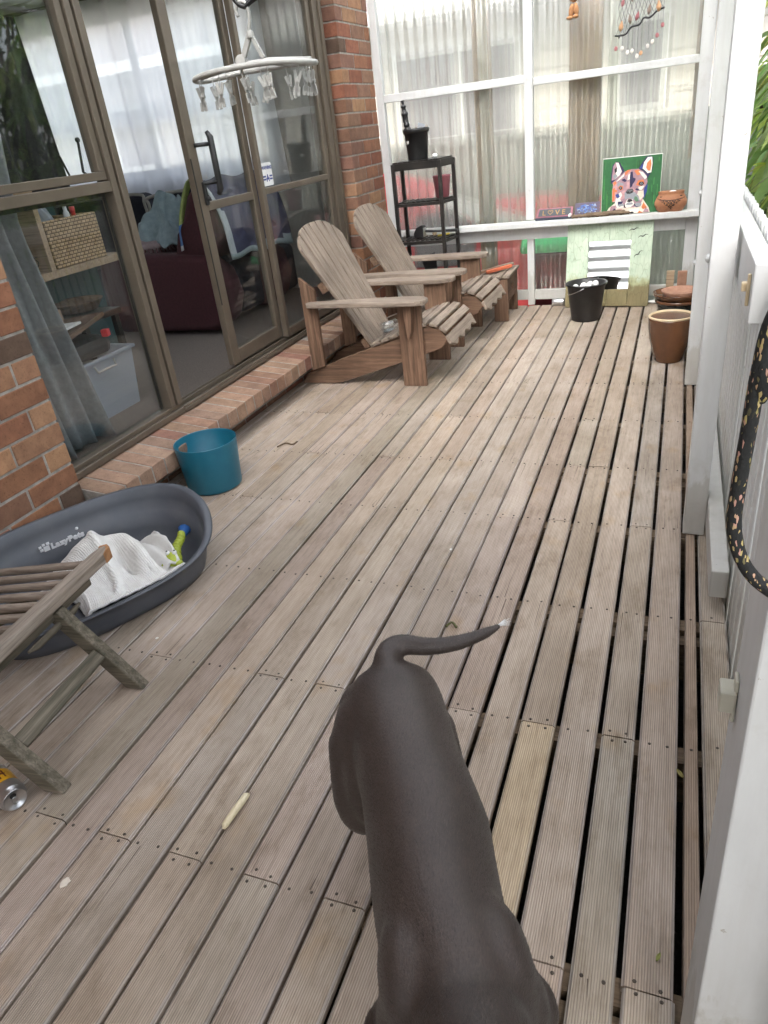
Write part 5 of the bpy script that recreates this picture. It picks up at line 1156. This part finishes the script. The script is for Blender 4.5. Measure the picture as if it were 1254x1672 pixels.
# hip shaped terracotta pot
hp_ = thing('hip_pot', 'terracotta pot shaped as hips in patterned briefs at ledge end', 'pot', (-.055, 5.552, LZ))
m = MB()
def hip(u, v):
    a = 2 * math.pi * u; z = .128 * v
    w = [(0, .070), (.12, .084), (.35, .099), (.5, .100), (.7, .088), (.86, .076), (1, .080)]
    for (a0, w0), (a1, w1) in zip(w, w[1:]):
        if a0 <= v <= a1: rr_ = w0 + (w1 - w0) * (v - a0) / (a1 - a0); break
    x = rr_ * math.cos(a); y = rr_ * .48 * math.sin(a)
    if v < .40 and math.sin(a) < 0:
        q = math.exp(-(x / .022) ** 2); y += .030 * q * (1 - v / .40)
    if v < .4 and math.sin(a) > 0: y -= .030 * math.exp(-(x / .022) ** 2) * (1 - v / .4)
    return (x, y, z)
m.grid(hip, 72, 40)
for f in m.bm.faces:
    c = f.calc_center_median(); v = c.z / .128; x = c.x
    col = (.345, .150, .075, 1)
    top = .60 + .10 * (abs(x) / .1) ** 2; low = .10 + .62 * (abs(x) / .095) ** .75
    if low < v < top and c.y < .02:
        s_ = math.sin(x * 420 + 40 * math.sin(c.z * 90)) + .6 * math.sin(c.z * 260 + x * 150)
        col = (.045, .022, .014, 1) if s_ > -.1 else (.30, .13, .055, 1)
        if abs(x) > .055 and v > .55: col = (.42, .17, .11, 1) if s_ > .3 else (.16, .045, .035, 1)
        if top - v < .05: col = (.07, .03, .02, 1)
    for l in f.loops: l[m.cl] = col
o = m.build('pot_body', 'vcol', hp_, solid=.006)
m = MB(); m.ball((0, -.0425, .093), .0028, 6); m.build('belly_stud', gold, hp_)
m = MB(); m.ball((0, 0, 0), .02, 8, None, (1.2, .7, .5)); o = m.build('white_shell', 'white_plastic'); o.location = (-.045, 5.545, LZ + .122); tag(o, 'pale shell resting in the top of the hip pot', 'shell')
m = MB(); m.box(-.07, .07, -.033, .033, .095, .100); m.build('soil', 'soil', hp_)
# ---- shell mobile and soft toy hanging from the screen
mb_ = thing('shell_mobile', 'shell mobile of black netting on a twisted stick', 'mobile', (-.31, 5.50, 1.70))
def L3(x, z): return Vector((x + .31, 0, z - 1.70))
stick = bez([(-.142, 0, -.030), (-.11, 0, -.033), (-.075, 0, -.028), (-.045, 0, .004), (0, 0, .010), (.025, .005, .040), (.06, 0, .038), (.095, 0, .062), (.118, .004, .072), (.142, 0, .076)], 5)
m = MB(); m.tube(stick, .0058, 8); m.tube([(-.11, 0, -.033), (-.118, -.006, -.046)], .004, 6); m.build('stick', 'cord', mb_)
def stz(x):
    return min(stick, key=lambda p: abs(p.x - x)).z
net = MB(); nx = 11; H = .55
def npt(i, j): # net knot
    u = i / nx; x = -.135 + .27 * u + (.0 if j % 2 == 0 else .5 * .27 / nx); x *= (1 - .25 * j / 16)
    x = max(-.135, min(.138, x)); base = stz(max(-.14, min(.14, x))); return Vector((x, .004 * math.sin(i * 3 + j * 5), base + (H - base) * j / 16))
for j in range(16):
    for i in range(nx + 1):
        net.tube([npt(i, j), npt(i, j + 1)], .0011, 4, None, False)
        q = i + 1 if j % 2 else i - 1
        if 0 <= q <= nx: net.tube([npt(i, j), npt(q, j + 1)], .0011, 4, None, False)
net.build('netting', 'cord', mb_)
m = MB(); m.tube([(-.11, 0, H), (0, 0, H + .04), (.11, 0, H)], .0012, 4); m.tube([(-.12, 0, H), (.12, 0, H)], .006, 6); m.build('hanging_cord', 'cord', mb_)
SH = {'or': (.50, .28, .15, 1), 'br': (.26, .19, .155, 1), 'pk': (.34, .12, .13, 1), 'wh': (.62, .57, .54, 1)}
def shell(x, z, L_, kind, tilt_=0, round_=False):
    m = MB(); c = SH[kind]
    if round_: m.ball((0, 0, 0), L_, 8, c, (.8, .25, 1))
    else: m.lathe([(.001, -L_), (.3 * L_, -.62 * L_), (.5 * L_, -.1 * L_), (.34 * L_, .12 * L_), (.42 * L_, .22 * L_), (.22 * L_, .45 * L_), (.26 * L_, .52 * L_), (.08 * L_, .85 * L_), (.001, L_)], 12, col=c)
    o = m.build('shell', 'vcol', mb_); o.location = (x, -.012, z); o.rotation_euler = (0, R(tilt_), 0)
for x, z, L_, k_, a in ((-.105, .015, .030, 'or', 8), (-.055, .045, .027, 'br', -6), (-.012, .055, .026, 'pk', 16), (.055, .078, .028, 'br', 5), (.108, .088, .032, 'or', -5), (-.10, .135, .024, 'pk', 10), (-.045, .155, .026, 'br', 0), (.045, .175, .022, 'br', 12), (.085, .19, .022, 'br', -8), (-.10, .30, .025, 'or', 5), (.05, .33, .025, 'wh', 4)): shell(x, z, L_, k_, a)
shell(-.002, .165, .020, 'pk', 0, True)
for x, dl, k_ in ((-.132, .055, 'pk'), (-.094, .058, 'wh'), (-.062, .10, 'wh'), (-.035, .118, 'wh'), (-.004, .150, 'wh'), (.018, .165, 'or'), (.056, .135, 'wh'), (.083, .13, 'wh'), (.108, .118, 'pk'), (.136, .075, 'pk')):
    z = stz(x); m = MB(); m.tube([(x, 0, z), (x, 0, z - dl)], .0009, 4); m.build('string', 'cord', mb_); shell(x, z - dl - .012, .013, k_, 12 * math.sin(x * 90), True)
ty = thing('soft_toy', 'tan knitted soft toy hanging at the top of the screen', 'soft toy', (-.712, 5.56, 1.80))
m = MB(); m.ball((0, 0, .13), .032, 9, None, (1, .8, 1.35)); m.ball((-.014, 0, .045), .017, 8, None, (1, 1, 2.3), Matrix.Rotation(R(8), 3, 'Y')); m.ball((.014, -.004, .048), .017, 8, None, (1, 1, 2.2), Matrix.Rotation(R(-8), 3, 'Y')); m.ball((-.024, -.012, .008), .016, 8, None, (1.3, 1, .7)); m.ball((.014, -.014, .012), .015, 8, None, (1.2, 1, .75)); m.ball((0, 0, .21), .036, 9)
m.build('body', plain('tan_knit', (.42, .21, .095, 1), (.28, .13, .055, 1), .95, 90, .5), ty)
m = MB(); m.tube([(0, 0, .24), (0, .03, .6)], .002, 5); m.build('string', 'cord', ty)
# ---- clip airer on a black cord
m = MB(); m.tube(bez([(-1.62, 2.30, 2.50), (-1.44, 2.30, 1.96), (-1.305, 2.30, 1.735), (-1.265, 2.30, 1.692), (-1.235, 2.30, 1.70), (-1.13, 2.30, 1.745), (-.95, 2.30, 1.92), (-.70, 2.30, 2.43)], 8), .0075, 9); tag(m.build('washing_line', 'cord'), 'black rubber line sagging from the roof holding the clip airer', 'washing line')
ar = thing('clip_airer', 'off white folding plastic clothes airer with hanging clips', 'airer', (-1.265, 2.30, 1.55))
m = MB(); m.tube(bez([(-.022, 0, .118), (-.026, 0, .135), (-.014, 0, .153), (.008, 0, .150), (.016, 0, .128), (.014, 0, .100), (.008, 0, .085), (.008, 0, .072)], 5), .0055, 8); m.build('hook', 'airer', ar)
m = MB(); m.tube([(.008, 0, .078), (.008, 0, .060)], [.010, .012], 10); m.beam((.004, 0, .065), (-.034, 0, .004), .016, .012, (0, 1, 0)); m.beam((.012, 0, .065), (.042, 0, .004), .012, .009, (0, 1, 0)); m.lathe([(.018, -.012), (.018, .012)], 16, (-.036, 0, .004), M3=Matrix.Rotation(R(80), 3, 'X')); m.build('yoke', 'airer', ar, bevel=.001)
ring = [(.206 * (abs(math.cos(a)) ** .7) * (1 if math.cos(a) > 0 else -1), .085 * (abs(math.sin(a)) ** .8) * (1 if math.sin(a) > 0 else -1), -.022 - .006 * math.cos(2 * a)) for a in [2 * math.pi * k / 40 for k in range(41)]]
m = MB(); m.tube(ring, .0085, 8, caps=False); m.build('rim', 'airer', ar)
m = MB(); m.tube([(-.20, .0, -.020), (-.06, .0, -.004), (.06, .0, -.004), (.20, 0, -.020)], .0075, 8); m.tube([(-.09, -.08, -.020), (-.04, 0, -.006), (-.09, .08, -.020)], .006, 7); m.tube([(.09, -.08, -.020), (.04, 0, -.006), (.09, .08, -.020)], .006, 7); m.build('cross_bars', 'airer', ar)
def clip_mesh():
    m = MB()
    for s_ in (-1, 1): m.beam((.010 * s_, 0, -.018), (-.0045 * s_, 0, -.075), .010, .0035, (0, 1, 0)); m.beam((.0045 * s_, 0, -.06), (.007 * s_, 0, -.085), .010, .0035, (0, 1, 0))
    m.tube([(0, 0, .004), (0, 0, -.03)], .0016, 5); m.lathe([(.005, -.006), (.005, .006)], 8, (0, 0, -.046), M3=Matrix.Rotation(R(90), 3, 'X')); return m
cm = None
for x, y, rz in ((-.215, -.02, 20), (-.19, .05, 60), (-.19, -.06, -30), (-.09, -.12, 10), (-.06, -.125, 70), (-.07, .12, 40), (.0, -.13, 80), (.015, -.125, 100), (.0, .125, 10), (.07, -.125, 30), (.095, -.12, -20), (.08, .115, 60), (.19, -.06, 15), (.205, -.02, 50), (.20, .04, -40), (.185, .07, 20)):
    if cm is None: o = clip_mesh().build('clip', 'airer', ar, bevel=.0006); cm = o
    else: o = cm.copy(); COL.objects.link(o); o.parent = ar
    o.location = (x * .92, y * .63, -.028); o.rotation_euler = (R(random.uniform(-8, 8)), R(random.uniform(-14, 14)), R(rz))
# ---- teal planter
tp_ = thing('teal_planter', 'teal blue plastic planter standing empty beside the brick sill', 'planter', (-1.862, 2.385, .001))
m = MB(); m.lathe([(.001, 0), (.112, 0), (.119, .004), (.121, .012), (.137, .214), (.137, .2165), (.1335, .217), (.1325, .213), (.117, .012), (.001, .010)], 64); m.build('planter_body', 'teal', tp_)
# ---- dog bed
db = thing('dog_bed', 'large charcoal moulded plastic dog bed with raised back and printed logo', 'dog bed', (-1.795, 1.525, .002), R(62.2))
# local x along its length, +y towards the brick wall
def srad(a, p=2.7): return (abs(math.cos(a)) ** p + abs(math.sin(a)) ** p) ** (-1 / p)
def rimh(a):
    s_ = math.sin(a)       # +1 at the back, -1 at the low front entrance
    f = .5 + .5 * math.tanh((s_ + .52) * 3.4)
    return .098 + .132 * f
def ringp(a, k, z): q = srad(a); return (.432 * k * q * math.cos(a), .285 * k * q * math.sin(a), z)
m = MB(); NA = 120
prof = [(.80, 0, 0), (.87, 0, .006), (.90, .25, 0), (.935, .60, 0), (.965, .93, 0), (1.0, .935, 0), (1.012, .965, 0), (1.0, 1.0, 0), (.965, 1.0, 0), (.945, .985, 0), (.925, .80, 0), (.915, .60, 0), (.905, .595, 0), (.88, .30, 0), (.85, .10, 0), (.80, .06, 0)]
rows = []
for k_, f, dz in prof:
    rows.append([m.bm.verts.new(ringp(2 * math.pi * i / NA, k_, rimh(2 * math.pi * i / NA) * f + dz)) for i in range(NA)])
for a, b_ in zip(rows, rows[1:]):
    for i in range(NA): m._f([a[i], a[(i + 1) % NA], b_[(i + 1) % NA], b_[i]], None, True)
m._f(rows[0][::-1]); 
cv = m.bm.verts.new((0, 0, .016))
for i in range(NA): m._f([rows[-1][i], rows[-1][(i + 1) % NA], cv], None, True)
m.build('tub_shell', 'bed', db)
m = MB(); m.lathe([(.006, 0), (.004, .002), (.001, .0025)], 10, (.06, .2605, .150), M3=Matrix.Rotation(R(90), 3, 'X')); m.build('mould_stud', 'logo', db)
def wallf(x, z):   # frame on the inner back wall: text runs along +x, seen from -y
    yy = .285 * .925 * (1 - abs(x / (.432 * .925)) ** 2.7) ** (1 / 2.7) - .0035
    yy -= (.19 - z) * .16
    return frame4((x, yy - .004, z), (1, 0, 0), (0, -.16, 1))
for i, ch in enumerate('LazyPets'):
    wx = .80 * [0, .0215, .0415, .0585, .079, .1015, .1215, .1365][i]
    text_mesh('letter', ch, 'logo', .0300, db, wallf(-.047 + wx, .120), .0012, 1.02, .0021)
m = MB(); f4 = wallf(-.074, .119)
for a, b_, s_ in ((0, 0, .021), (.0125, .0235, .0115), (-.0135, .0045, .0115), (-.002, .0245, .010), (-.0155, .019, .010)): m.prism([(a, b_), (a + s_, b_), (a + s_, b_ + s_), (a, b_ + s_)], 'z', -.001, .0012, M4=f4)
m.build('logo_paw', 'logo', db, bevel=.001)
# quilted white blanket
m = MB()
def qf(u, v):
    x = -.125 + .395 * u + .05 * math.sin(v * 3.1) * (1 - u) - .03 * v; y = -.232 + .375 * v + .03 * math.sin(u * 3.14) * v
    if u > .75: y += .10 * (u - .75)
    hgt = .060 + .105 * math.exp(-((u - .45) / .32) ** 2 - ((v - .80) / .20) ** 2) + .065 * math.exp(-((u - .74) / .10) ** 2 - ((v - .60) / .25) ** 2) + .020 * math.sin(u * 9 + v * 4) * (1 - abs(2 * v - 1))
    hgt += .022 * math.exp(-((u - .30 - .25 * v) / .035) ** 2) * (v > .2) - .075 * math.exp(-((u - .60) / .055) ** 2 - ((v - .52) / .14) ** 2)
    e = max(abs(2 * u - 1), 2 * v - 1)
    hgt -= .05 * max(0, e - .86) / .14
    hgt += .030 * max(0, 1 - v / .12) + .0012 * math.sin(u * 60) + .001 * math.sin(v * 47 + u * 8)
    return (x, y, max(hgt, .026))
m.grid(qf, 110, 100, uv=True)
o = m.build('quilted_blanket', 'quilt', solid=.010); o.location = (-1.795, 1.525, .004); o.rotation_euler = (0, 0, R(62.2)); tag(o, 'crumpled white quilted blanket bunched inside the dog bed', 'blanket')
m = MB()
def qf2(u, v):
    x = .150 + .09 * u + .03 * v; y = -.165 + .26 * v - .02 * u; return (x, y, .050 + .05 * u * (1 - .3 * v) + .05 * math.sin(v * 3.1) + .01 * math.sin(u * 12 + v * 9))
m.grid(qf2, 50, 60, uv=True)
o = m.build('quilted_blanket', 'quilt', solid=.009); o.location = (-1.795, 1.525, .004); o.rotation_euler = (0, 0, R(62.2)); tag(o, 'folded corner of a second white quilted pad next to the lime toy', 'blanket')
# lime dog toy
ty2 = thing('dog_toy', 'lime green knobbly dog toy with blue tail inside the dog bed', 'toy', (-1.795 + .469 * .270 - .883 * -.105, 1.525 + .883 * .270 + .469 * -.105, .088), R(112))
m = MB()
for i in range(7): m.ball((-.01 + .016 * i, .004 * math.sin(i), .004 + .003 * i), .0185 - .0006 * i, 8, None, (.62, 1, 1))
m.ball((-.055, 0, .004), .033, 10, None, (1, .95, .85)); m.ball((-.078, .025, -.004), .014, 8); m.ball((-.078, -.025, -.004), .014, 8)
m.build('body', 'lime', ty2)
for s_ in (-1, 1):
    m = MB(); m.ball((-.060, .012 * s_, .031), .0085, 7); m.build('eye', 'white_plastic', ty2); m = MB(); m.ball((-.060, .013 * s_, .0385), .0035, 6); m.build('pupil', 'black', ty2)
m = MB(); m.lathe([(.010, .092), (.014, .105), (.024, .135), (.020, .138), (.001, .12)], 9, M3=Matrix.Rotation(R(84), 3, 'Y')); m.build('tail', 'blue', ty2)
# ---- folding slatted timber lounger in the foreground; local x points right, y away
lo = thing('slatted_lounger', 'weathered mossy folding slatted timber stool in the left foreground', 'stool', (-1.525, 1.13, 0), R(6.2))
m = MB(); m.prism([(-.022, -.292), (.022, -.292), (.022, .225), (.016, .264), (0, .278), (-.016, .264), (-.022, .225)], 'z', .270, .306); rl_ = m.build('seat_rail', wood('pale_worn_timber', (.30, .255, .215, 1), (.19, .155, .125, 1), (.42, .37, .32, 1), 1), lo, bevel=.006)
m = MB(); m.prism([(.0235, .225), (.018, .267), (0, .281), (-.018, .267), (-.0165, .256), (0, .270), (.014, .250)], 'z', .268, .3075); m.build('worn_end', plain('raw_orange_timber', (.42, .21, .09, 1), (.25, .12, .05, 1), .8, 40, .4), rl_, bevel=.004)
for i in range(9):
    y = .195 - i * .052
    m = MB(); m.beam((-.0225, y, .286), (-.60, y, .205), .021, .020); m.build('slat', 'chair_x', lo, bevel=.005)
m = MB(); m.box(-.66, -.60, -.29, .27, .185, .222); m.build('seat_rail', 'mossy_y', lo, bevel=.006)
m = MB(); m.beam((-.012, -.30, .250), (-.012, .17, .250), .020, .036); m.build('under_rail', 'mossy_y', lo, bevel=.004)
for y in (.012, -.352):
    m = MB(); a = Vector((.178, y, .0)); b_ = Vector((-.10, y, .37)); dd = (b_ - a).normalized()
    # rectangular leg with its foot cut flat on the deck
    nx_, nz_ = dd.z, -dd.x; hw = .0235
    k1 = hw * (1 / nx_) if abs(nx_) > .01 else hw
    poly = [(a.x - k1, .001), (a.x + k1 - .006, .001), (a.x + k1 + .004, .008), (b_.x + nx_ * hw * 1, b_.z - .09), (b_.x - .0, b_.z - .10), (b_.x - nx_ * hw - .01, b_.z - .15)]
    top = (.03, .262)
    L_ = 1.0
    e0 = Vector((a.x, 0)); dirv = Vector((dd.x, dd.z)); nv = Vector((dd.z, -dd.x))
    T = .31
    p1 = Vector((a.x, .0)) + dirv * T
    poly = [(a.x - hw / nv.x, .001), (a.x + hw / nv.x, .001), tuple(p1 + nv * hw), tuple(p1 - nv * hw)]
    m.prism(poly, 'y', y - .017, y + .017); m.build('leg', 'mossy_x', lo, bevel=.004)
    m = MB(); m.beam((-.62, y + .04, .01), (-.12, y + .04, .25), .030, .05, (0, 0, 1)); m.build('leg', 'mossy_x', lo, bevel=.004)
m = MB(); m.beam((.098, -.334, .118), (.098, -.006, .118), .040, .024, (.66, 0, .75)); m.build('stretcher', 'mossy_y', lo, bevel=.003)
m = MB(); m.tube([(.006, -.13, .224), (.006, -.10, .218), (.006, .06, .218), (.006, .09, .224)], [.004, .010, .010, .004], 8); m.build('latch_bar', 'mossy_y', rl_)
# ---- drink can
cn = thing('drink_can', 'opened silver drink can with yellow label lying by the stool leg', 'can', (-1.372, .728, .0335))
mrot = Euler((0, R(90), R(-22))).to_matrix().to_4x4()
def crot(o): o.rotation_euler = (R(0), R(90), R(-20)); return o
m = MB(); m.lathe([(.001, -.118), (.022, -.118), (.026, -.113), (.033, -.100), (.033, .0), (.0325, .004), (.027, .013), (.0275, .0155), (.0262, .0160), (.0245, .0115), (.001, .0115)], 40); crot(m.build('can_body', 'alu', cn))
m = MB(); 
def lab(u, v): a = R(95 + 165 * u); return (.0334 * math.cos(a), .0334 * math.sin(a), -.078 + .050 * v)
m.grid(lab, 24, 2); crot(m.build('yellow_label', plain('can_yellow', (.70, .36, .015, 1), None, .3, spec=.6), cn))
m = MB()
for i, (u0, z0, L_) in enumerate(((.36, -.070, .030), (.42, -.066, .012), (.48, -.072, .034), (.56, -.060, .020), (.62, -.070, .028), (.50, -.050, .010))):
    m.grid(lambda u, v, u0=u0, z0=z0, L_=L_: (.0338 * math.cos(R(95 + 165 * (u0 + .035 * u))), .0338 * math.sin(R(95 + 165 * (u0 + .035 * u))), z0 + L_ * v), 2, 2)
m.grid(lambda u, v: (.0338 * math.cos(R(95 + 165 * (.34 + .32 * u))), .0338 * math.sin(R(95 + 165 * (.34 + .32 * u))), -.058 + .005 * v), 8, 1)
crot(m.build('label_lettering', plain('dark_red_print', (.12, .012, .01, 1), None, .4), cn))
m = MB(); m.prism([(.0045 * math.cos(a) * 1.5 - .010, .0075 * math.sin(a)) for a in [2 * math.pi * k / 16 for k in range(16)]], 'z', .0116, .0119); crot(m.build('opening', 'black', cn))
m = MB(); m.tube([(.004 + .010 * math.cos(a), .006 * math.sin(a), .0128) for a in [2 * math.pi * k / 16 for k in range(17)]], .0013, 6); crot(m.build('ring_pull', 'alu', cn))
# ---- rawhide chew
m = MB(); m.tube([(-.838, .806, .006), (-.8375, .812, .011), (-.835, .85, .012), (-.831, .895, .012), (-.829, .902, .008)], [.004, .0075, .0085, .008, .004], 10); tag(m.build('rawhide_chew', 'rawhide'), 'cream rawhide chew stick lying along a dark deck gap', 'chew')
# ---- leash over the near post
lp = bez([(.125, .60, 1.255), (.092, .545, 1.235), (.066, .535, 1.185), (.0605, .535, 1.145), (.0590, .535, 1.10), (.0575, .535, 1.055), (.0580, .535, 1.020), (.0665, .535, .990), (.083, .535, .968), (.108, .54, .955), (.130, .545, .990), (.120, .545, 1.06), (.098, .545, 1.13), (.088, .54, 1.19), (.11, .57, 1.25)], 8)
ls = thing('dog_leash', 'black braided dog leash flecked with yellow hanging over the near white post', 'leash', (.1, .54, 1.2))
m = MB(); nP = len(lp); rs_ = [.0056] * nP
m.tube([p - Vector((.1, .54, 1.2)) for p in lp], rs_, 10); m.build('braided_rope', 'leash', ls)
m = MB(); m.ball((-.026, -.004, -.005), .0125, 10, None, (1, .8, 1.5)); m.ball((-.036, -.006, -.060), .0085, 8, None, (.9, .8, 2.4)); m.build('knot', 'leash', ls)
m = MB(); m.tube([(.02, .034, .055), (.02, .0, .05), (.02, -.01, .065)], .004, 7); m.build('hook', 'alu', ls)

# ================================================================ THE DOG
dg_ = thing('dog', 'slim short haired blue grey dog walking towards the camera seen from above', 'dog', (-.30, .62, 0))
base = Vector((-.30, .62, 0))
m = MB()
def blob(c, r, sc_=(1, 1, 1), rz=0, ry=0, rx=0, n=14):
    m.ball(Vector(c) - base, r, n, None, sc_, Euler((R(rx), R(ry), R(rz))).to_matrix())
def limb(pts, rs, n=16):
    P = [Vector(p) - base for p in pts]; sp_ = bez(P, 5); rr_ = []
    for i in range(len(rs) - 1):
        for k in range(5): rr_.append(rs[i] + (rs[i + 1] - rs[i]) * k / 5)
    rr_.append(rs[-1]); m.tube(sp_, rr_, n)
# body axis (rump -> shoulders); f = forward, s = dog's own left-hand side in plan seen from above
f = Vector((.475, -.880, 0)); f.normalize(); sv = Vector((f.y, -f.x, 0))     # sv points to image left
def at_(t, s_, z): return Vector((-.419, .882, 0)) + f * t + sv * s_ + Vector((0, 0, z))
# torso: lofted ellipses, deeper at the chest, tucked at the loin
def torso():
    rows = []
    T = [(-.026, .436, .056, .040, 0), (-.014, .434, .074, .054, 0), (.008, .427, .083, .070, 0), (.035, .418, .087, .084, 0), (.062, .412, .088, .092, 0), (.09, .408, .087, .096, -.001), (.15, .402, .087, .098, -.003), (.21, .396, .089, .104, -.007), (.28, .386, .093, .114, -.010), (.35, .376, .091, .126, -.004), (.42, .370, .088, .132, -.001), (.49, .372, .085, .132, -.006), (.55, .385, .080, .118, -.006), (.61, .405, .066, .092, -.004), (.64, .415, .04, .06, -.004)]
    n = 40
    for t_, zc, rw_, rh, off in T:
        row = []
        for k in range(n):
            a = 2 * math.pi * k / n; ca, sa = math.cos(a), math.sin(a)
            w_ = rw_ * (abs(ca) ** .92) * (1 if ca >= 0 else -1)
            if sa < 0: w_ *= (1 - .30 * (-sa) ** 1.5)
            row.append(m.bm.verts.new(at_(t_, off + w_, zc + rh * sa) - base))
        rows.append(row)
    for a, b_ in zip(rows, rows[1:]):
        for k in range(n): m._f([a[k], a[(k + 1) % n], b_[(k + 1) % n], b_[k]])
    m._f(rows[0][::-1]); m._f(rows[-1])
torso()
for s_ in (1, -1):
    # hind leg: thigh, stifle forward, hock back, paw
    fw = -.05 if s_ > 0 else .04
    hs = .068 if s_ > 0 else .040
    if s_ > 0: blob(at_(.008, .052, .402), .060, (.85, 1.0, .95), math.degrees(math.atan2(f.y, f.x)) - 90)
    blob(at_(.050, hs * s_, .375), .070, (.72, 1.05, 1.25), math.degrees(math.atan2(f.y, f.x)) - 90)
    blob(at_(.115 + fw * .2, (hs + .008) * s_, .340), .060, (.60, 1.15, 1.35), math.degrees(math.atan2(f.y, f.x)) - 90)
    limb([at_(.05, hs * s_, .39), at_(.10, (hs + .012) * s_, .300), at_(.13 + fw, (hs + .012) * s_, .235), at_(.05 + fw, (hs + .006) * s_, .165), at_(-.015 + fw, (hs + .004) * s_, .115), at_(0 + fw, (hs + .004) * s_, .055), at_(.02 + fw, (hs + .004) * s_, .020)], [.060, .055, .042, .030, .022, .019, .020])
    blob(at_(.042 + fw, (hs + .004) * s_, .017), .024, (.95, 1.35, .72), math.degrees(math.atan2(f.y, f.x)) - 90)
    # shoulder blade, upper arm, fore leg, paw
    fw = .03 if s_ < 0 else -.02
    blob(at_(.49, (.054 if s_ > 0 else .060) * s_, .424), .062, (.60, 1.25, 1.05), math.degrees(math.atan2(f.y, f.x)) - 90)
    blob(at_(.51, (.062 if s_ > 0 else .070) * s_, .365), .060, (.66, 1.05, 1.25), math.degrees(math.atan2(f.y, f.x)) - 90)
    limb([at_(.51, .078 * s_, .36), at_(.50, .082 * s_, .275), at_(.50 + fw * .5, .080 * s_, .19), at_(.505 + fw, .076 * s_, .11), at_(.505 + fw, .074 * s_, .055), at_(.515 + fw, .074 * s_, .020)], [.048, .036, .026, .020, .018, .020])
    blob(at_(.535 + fw, .074 * s_, .017), .024, (.95, 1.35, .72), math.degrees(math.atan2(f.y, f.x)) - 90)
# neck, head, muzzle (out of the frame, under the camera)
limb([at_(.50, 0, .41), at_(.60, -.005, .46), at_(.68, -.012, .50), at_(.73, -.016, .515)], [.068, .066, .058, .052])
blob(at_(.755, -.018, .518), .058, (.88, 1.12, .90), math.degrees(math.atan2(f.y, f.x)) - 90)
limb([at_(.77, -.018, .508), at_(.83, -.022, .490), at_(.88, -.024, .480)], [.046, .033, .026])
# tail: thick root rising behind, then sweeping to the right
TAIL = [at_(.035, 0, .450), at_(.004, .004, .480), Vector((-.431, .908, .497)), Vector((-.412, .933, .500)), Vector((-.371, .935, .500)), Vector((-.335, .944, .502)), Vector((-.300, .962, .504)), Vector((-.266, .992, .506)), Vector((-.2455, 1.018, .508))]
limb(TAIL, [.024, .0245, .0225, .0205, .0185, .017, .0155, .0125, .0075])
tmp = m.build('dog_tmp', 'fur')
md = tmp.modifiers.new('r', 'REMESH'); md.mode = 'VOXEL'; md.voxel_size = .0055
md = tmp.modifiers.new('s', 'SMOOTH'); md.iterations = 26; md.factor = .6
bpy.context.view_layer.update()
me = bpy.data.meshes.new_from_object(tmp.evaluated_get(bpy.context.evaluated_depsgraph_get())); me.name = 'body'
bpy.data.objects.remove(tmp)
bm_ = bmesh.new(); bm_.from_mesh(me)
bmesh.ops.smooth_vert(bm_, verts=bm_.verts, factor=.4)
for f_ in bm_.faces: f_.smooth = True
bm_.to_mesh(me); bm_.free()
body = bpy.data.objects.new('body', me); COL.objects.link(body); body.parent = dg_
me.materials.clear(); me.materials.append(M['fur'])
fm = MB(); rr = random.Random(12); polys = me.polygons; vs = me.vertices; areas = [p.area for p in polys]
import bisect, itertools
acc = list(itertools.accumulate(areas)); tot = acc[-1]
back_ = -f
for i in range(70000):
    p = polys[bisect.bisect_left(acc, rr.random() * tot)]; n_ = p.normal
    if n_.z < -.35: continue
    q = [vs[v].co for v in p.vertices]; w_ = [rr.random() for _ in q]; sw = sum(w_); c = sum((a_ * b_ for a_, b_ in zip(q, w_)), Vector()) / sw
    flow = back_ * .9 + Vector((0, 0, -.55)) + Vector((rr.uniform(-.3, .3), rr.uniform(-.3, .3), rr.uniform(-.3, .3)))
    flow = (flow - n_ * flow.dot(n_))
    if flow.length < .05: continue
    flow.normalize(); d_ = (flow + n_ * rr.uniform(.06, .2)).normalized(); L_ = rr.uniform(.0045, .009); sd2 = flow.cross(n_).normalized() * .00036
    k = rr.uniform(.45, 2.1); col = (.036 * k, .0252 * k, .0208 * k, 1)
    fm._f([fm.bm.verts.new(c - sd2), fm.bm.verts.new(c + sd2), fm.bm.verts.new(c + d_ * L_)], col)
M['hair'] = vcol_mat('grey_guard_hair', .45, 60, 0)
bmh = fm.bm; mh = bpy.data.meshes.new('fur'); bmh.to_mesh(mh); bmh.free(); mh.materials.append(M['hair'])
oh = bpy.data.objects.new('fur', mh); COL.objects.link(oh); oh.parent = dg_
m = MB(); tip = TAIL[-1] - base; rr = random.Random(6)
for i in range(34):
    d_ = Vector((.75, .6, .12)) + Vector((rr.uniform(-.5, .5), rr.uniform(-.5, .5), rr.uniform(-.5, .5))); m.tube([tip - Vector((.008, .008, 0)), tip + d_.normalized() * rr.uniform(.006, .018)], [.0006, .0002], 4)
m.build('tail_tip', 'white_plastic', dg_)
fd = math.atan2(f.y, f.x)
for s_ in (1, -1):
    m = MB()
    def ear(u, v):
        p = at_(.735 - .02 * v, (.040 + .05 * v) * s_, .548 - .045 * v * v + .012 * math.sin(3.14 * u)); q = f * ((u - .5) * .055 * (1 - .65 * v)); return p + q - base
    m.grid(ear, 8, 10); m.build('ear', 'fur', dg_, solid=.004)
    m = MB(); m.ball(at_(.800, .028 * s_ - .02, .530) - base, .0085, 8); m.build('eye', 'glaze_black', dg_)
m = MB(); m.ball(at_(.902, -.025, .484) - base, .014, 8, None, (1, 1, .8)); m.build('nose', 'black', dg_)
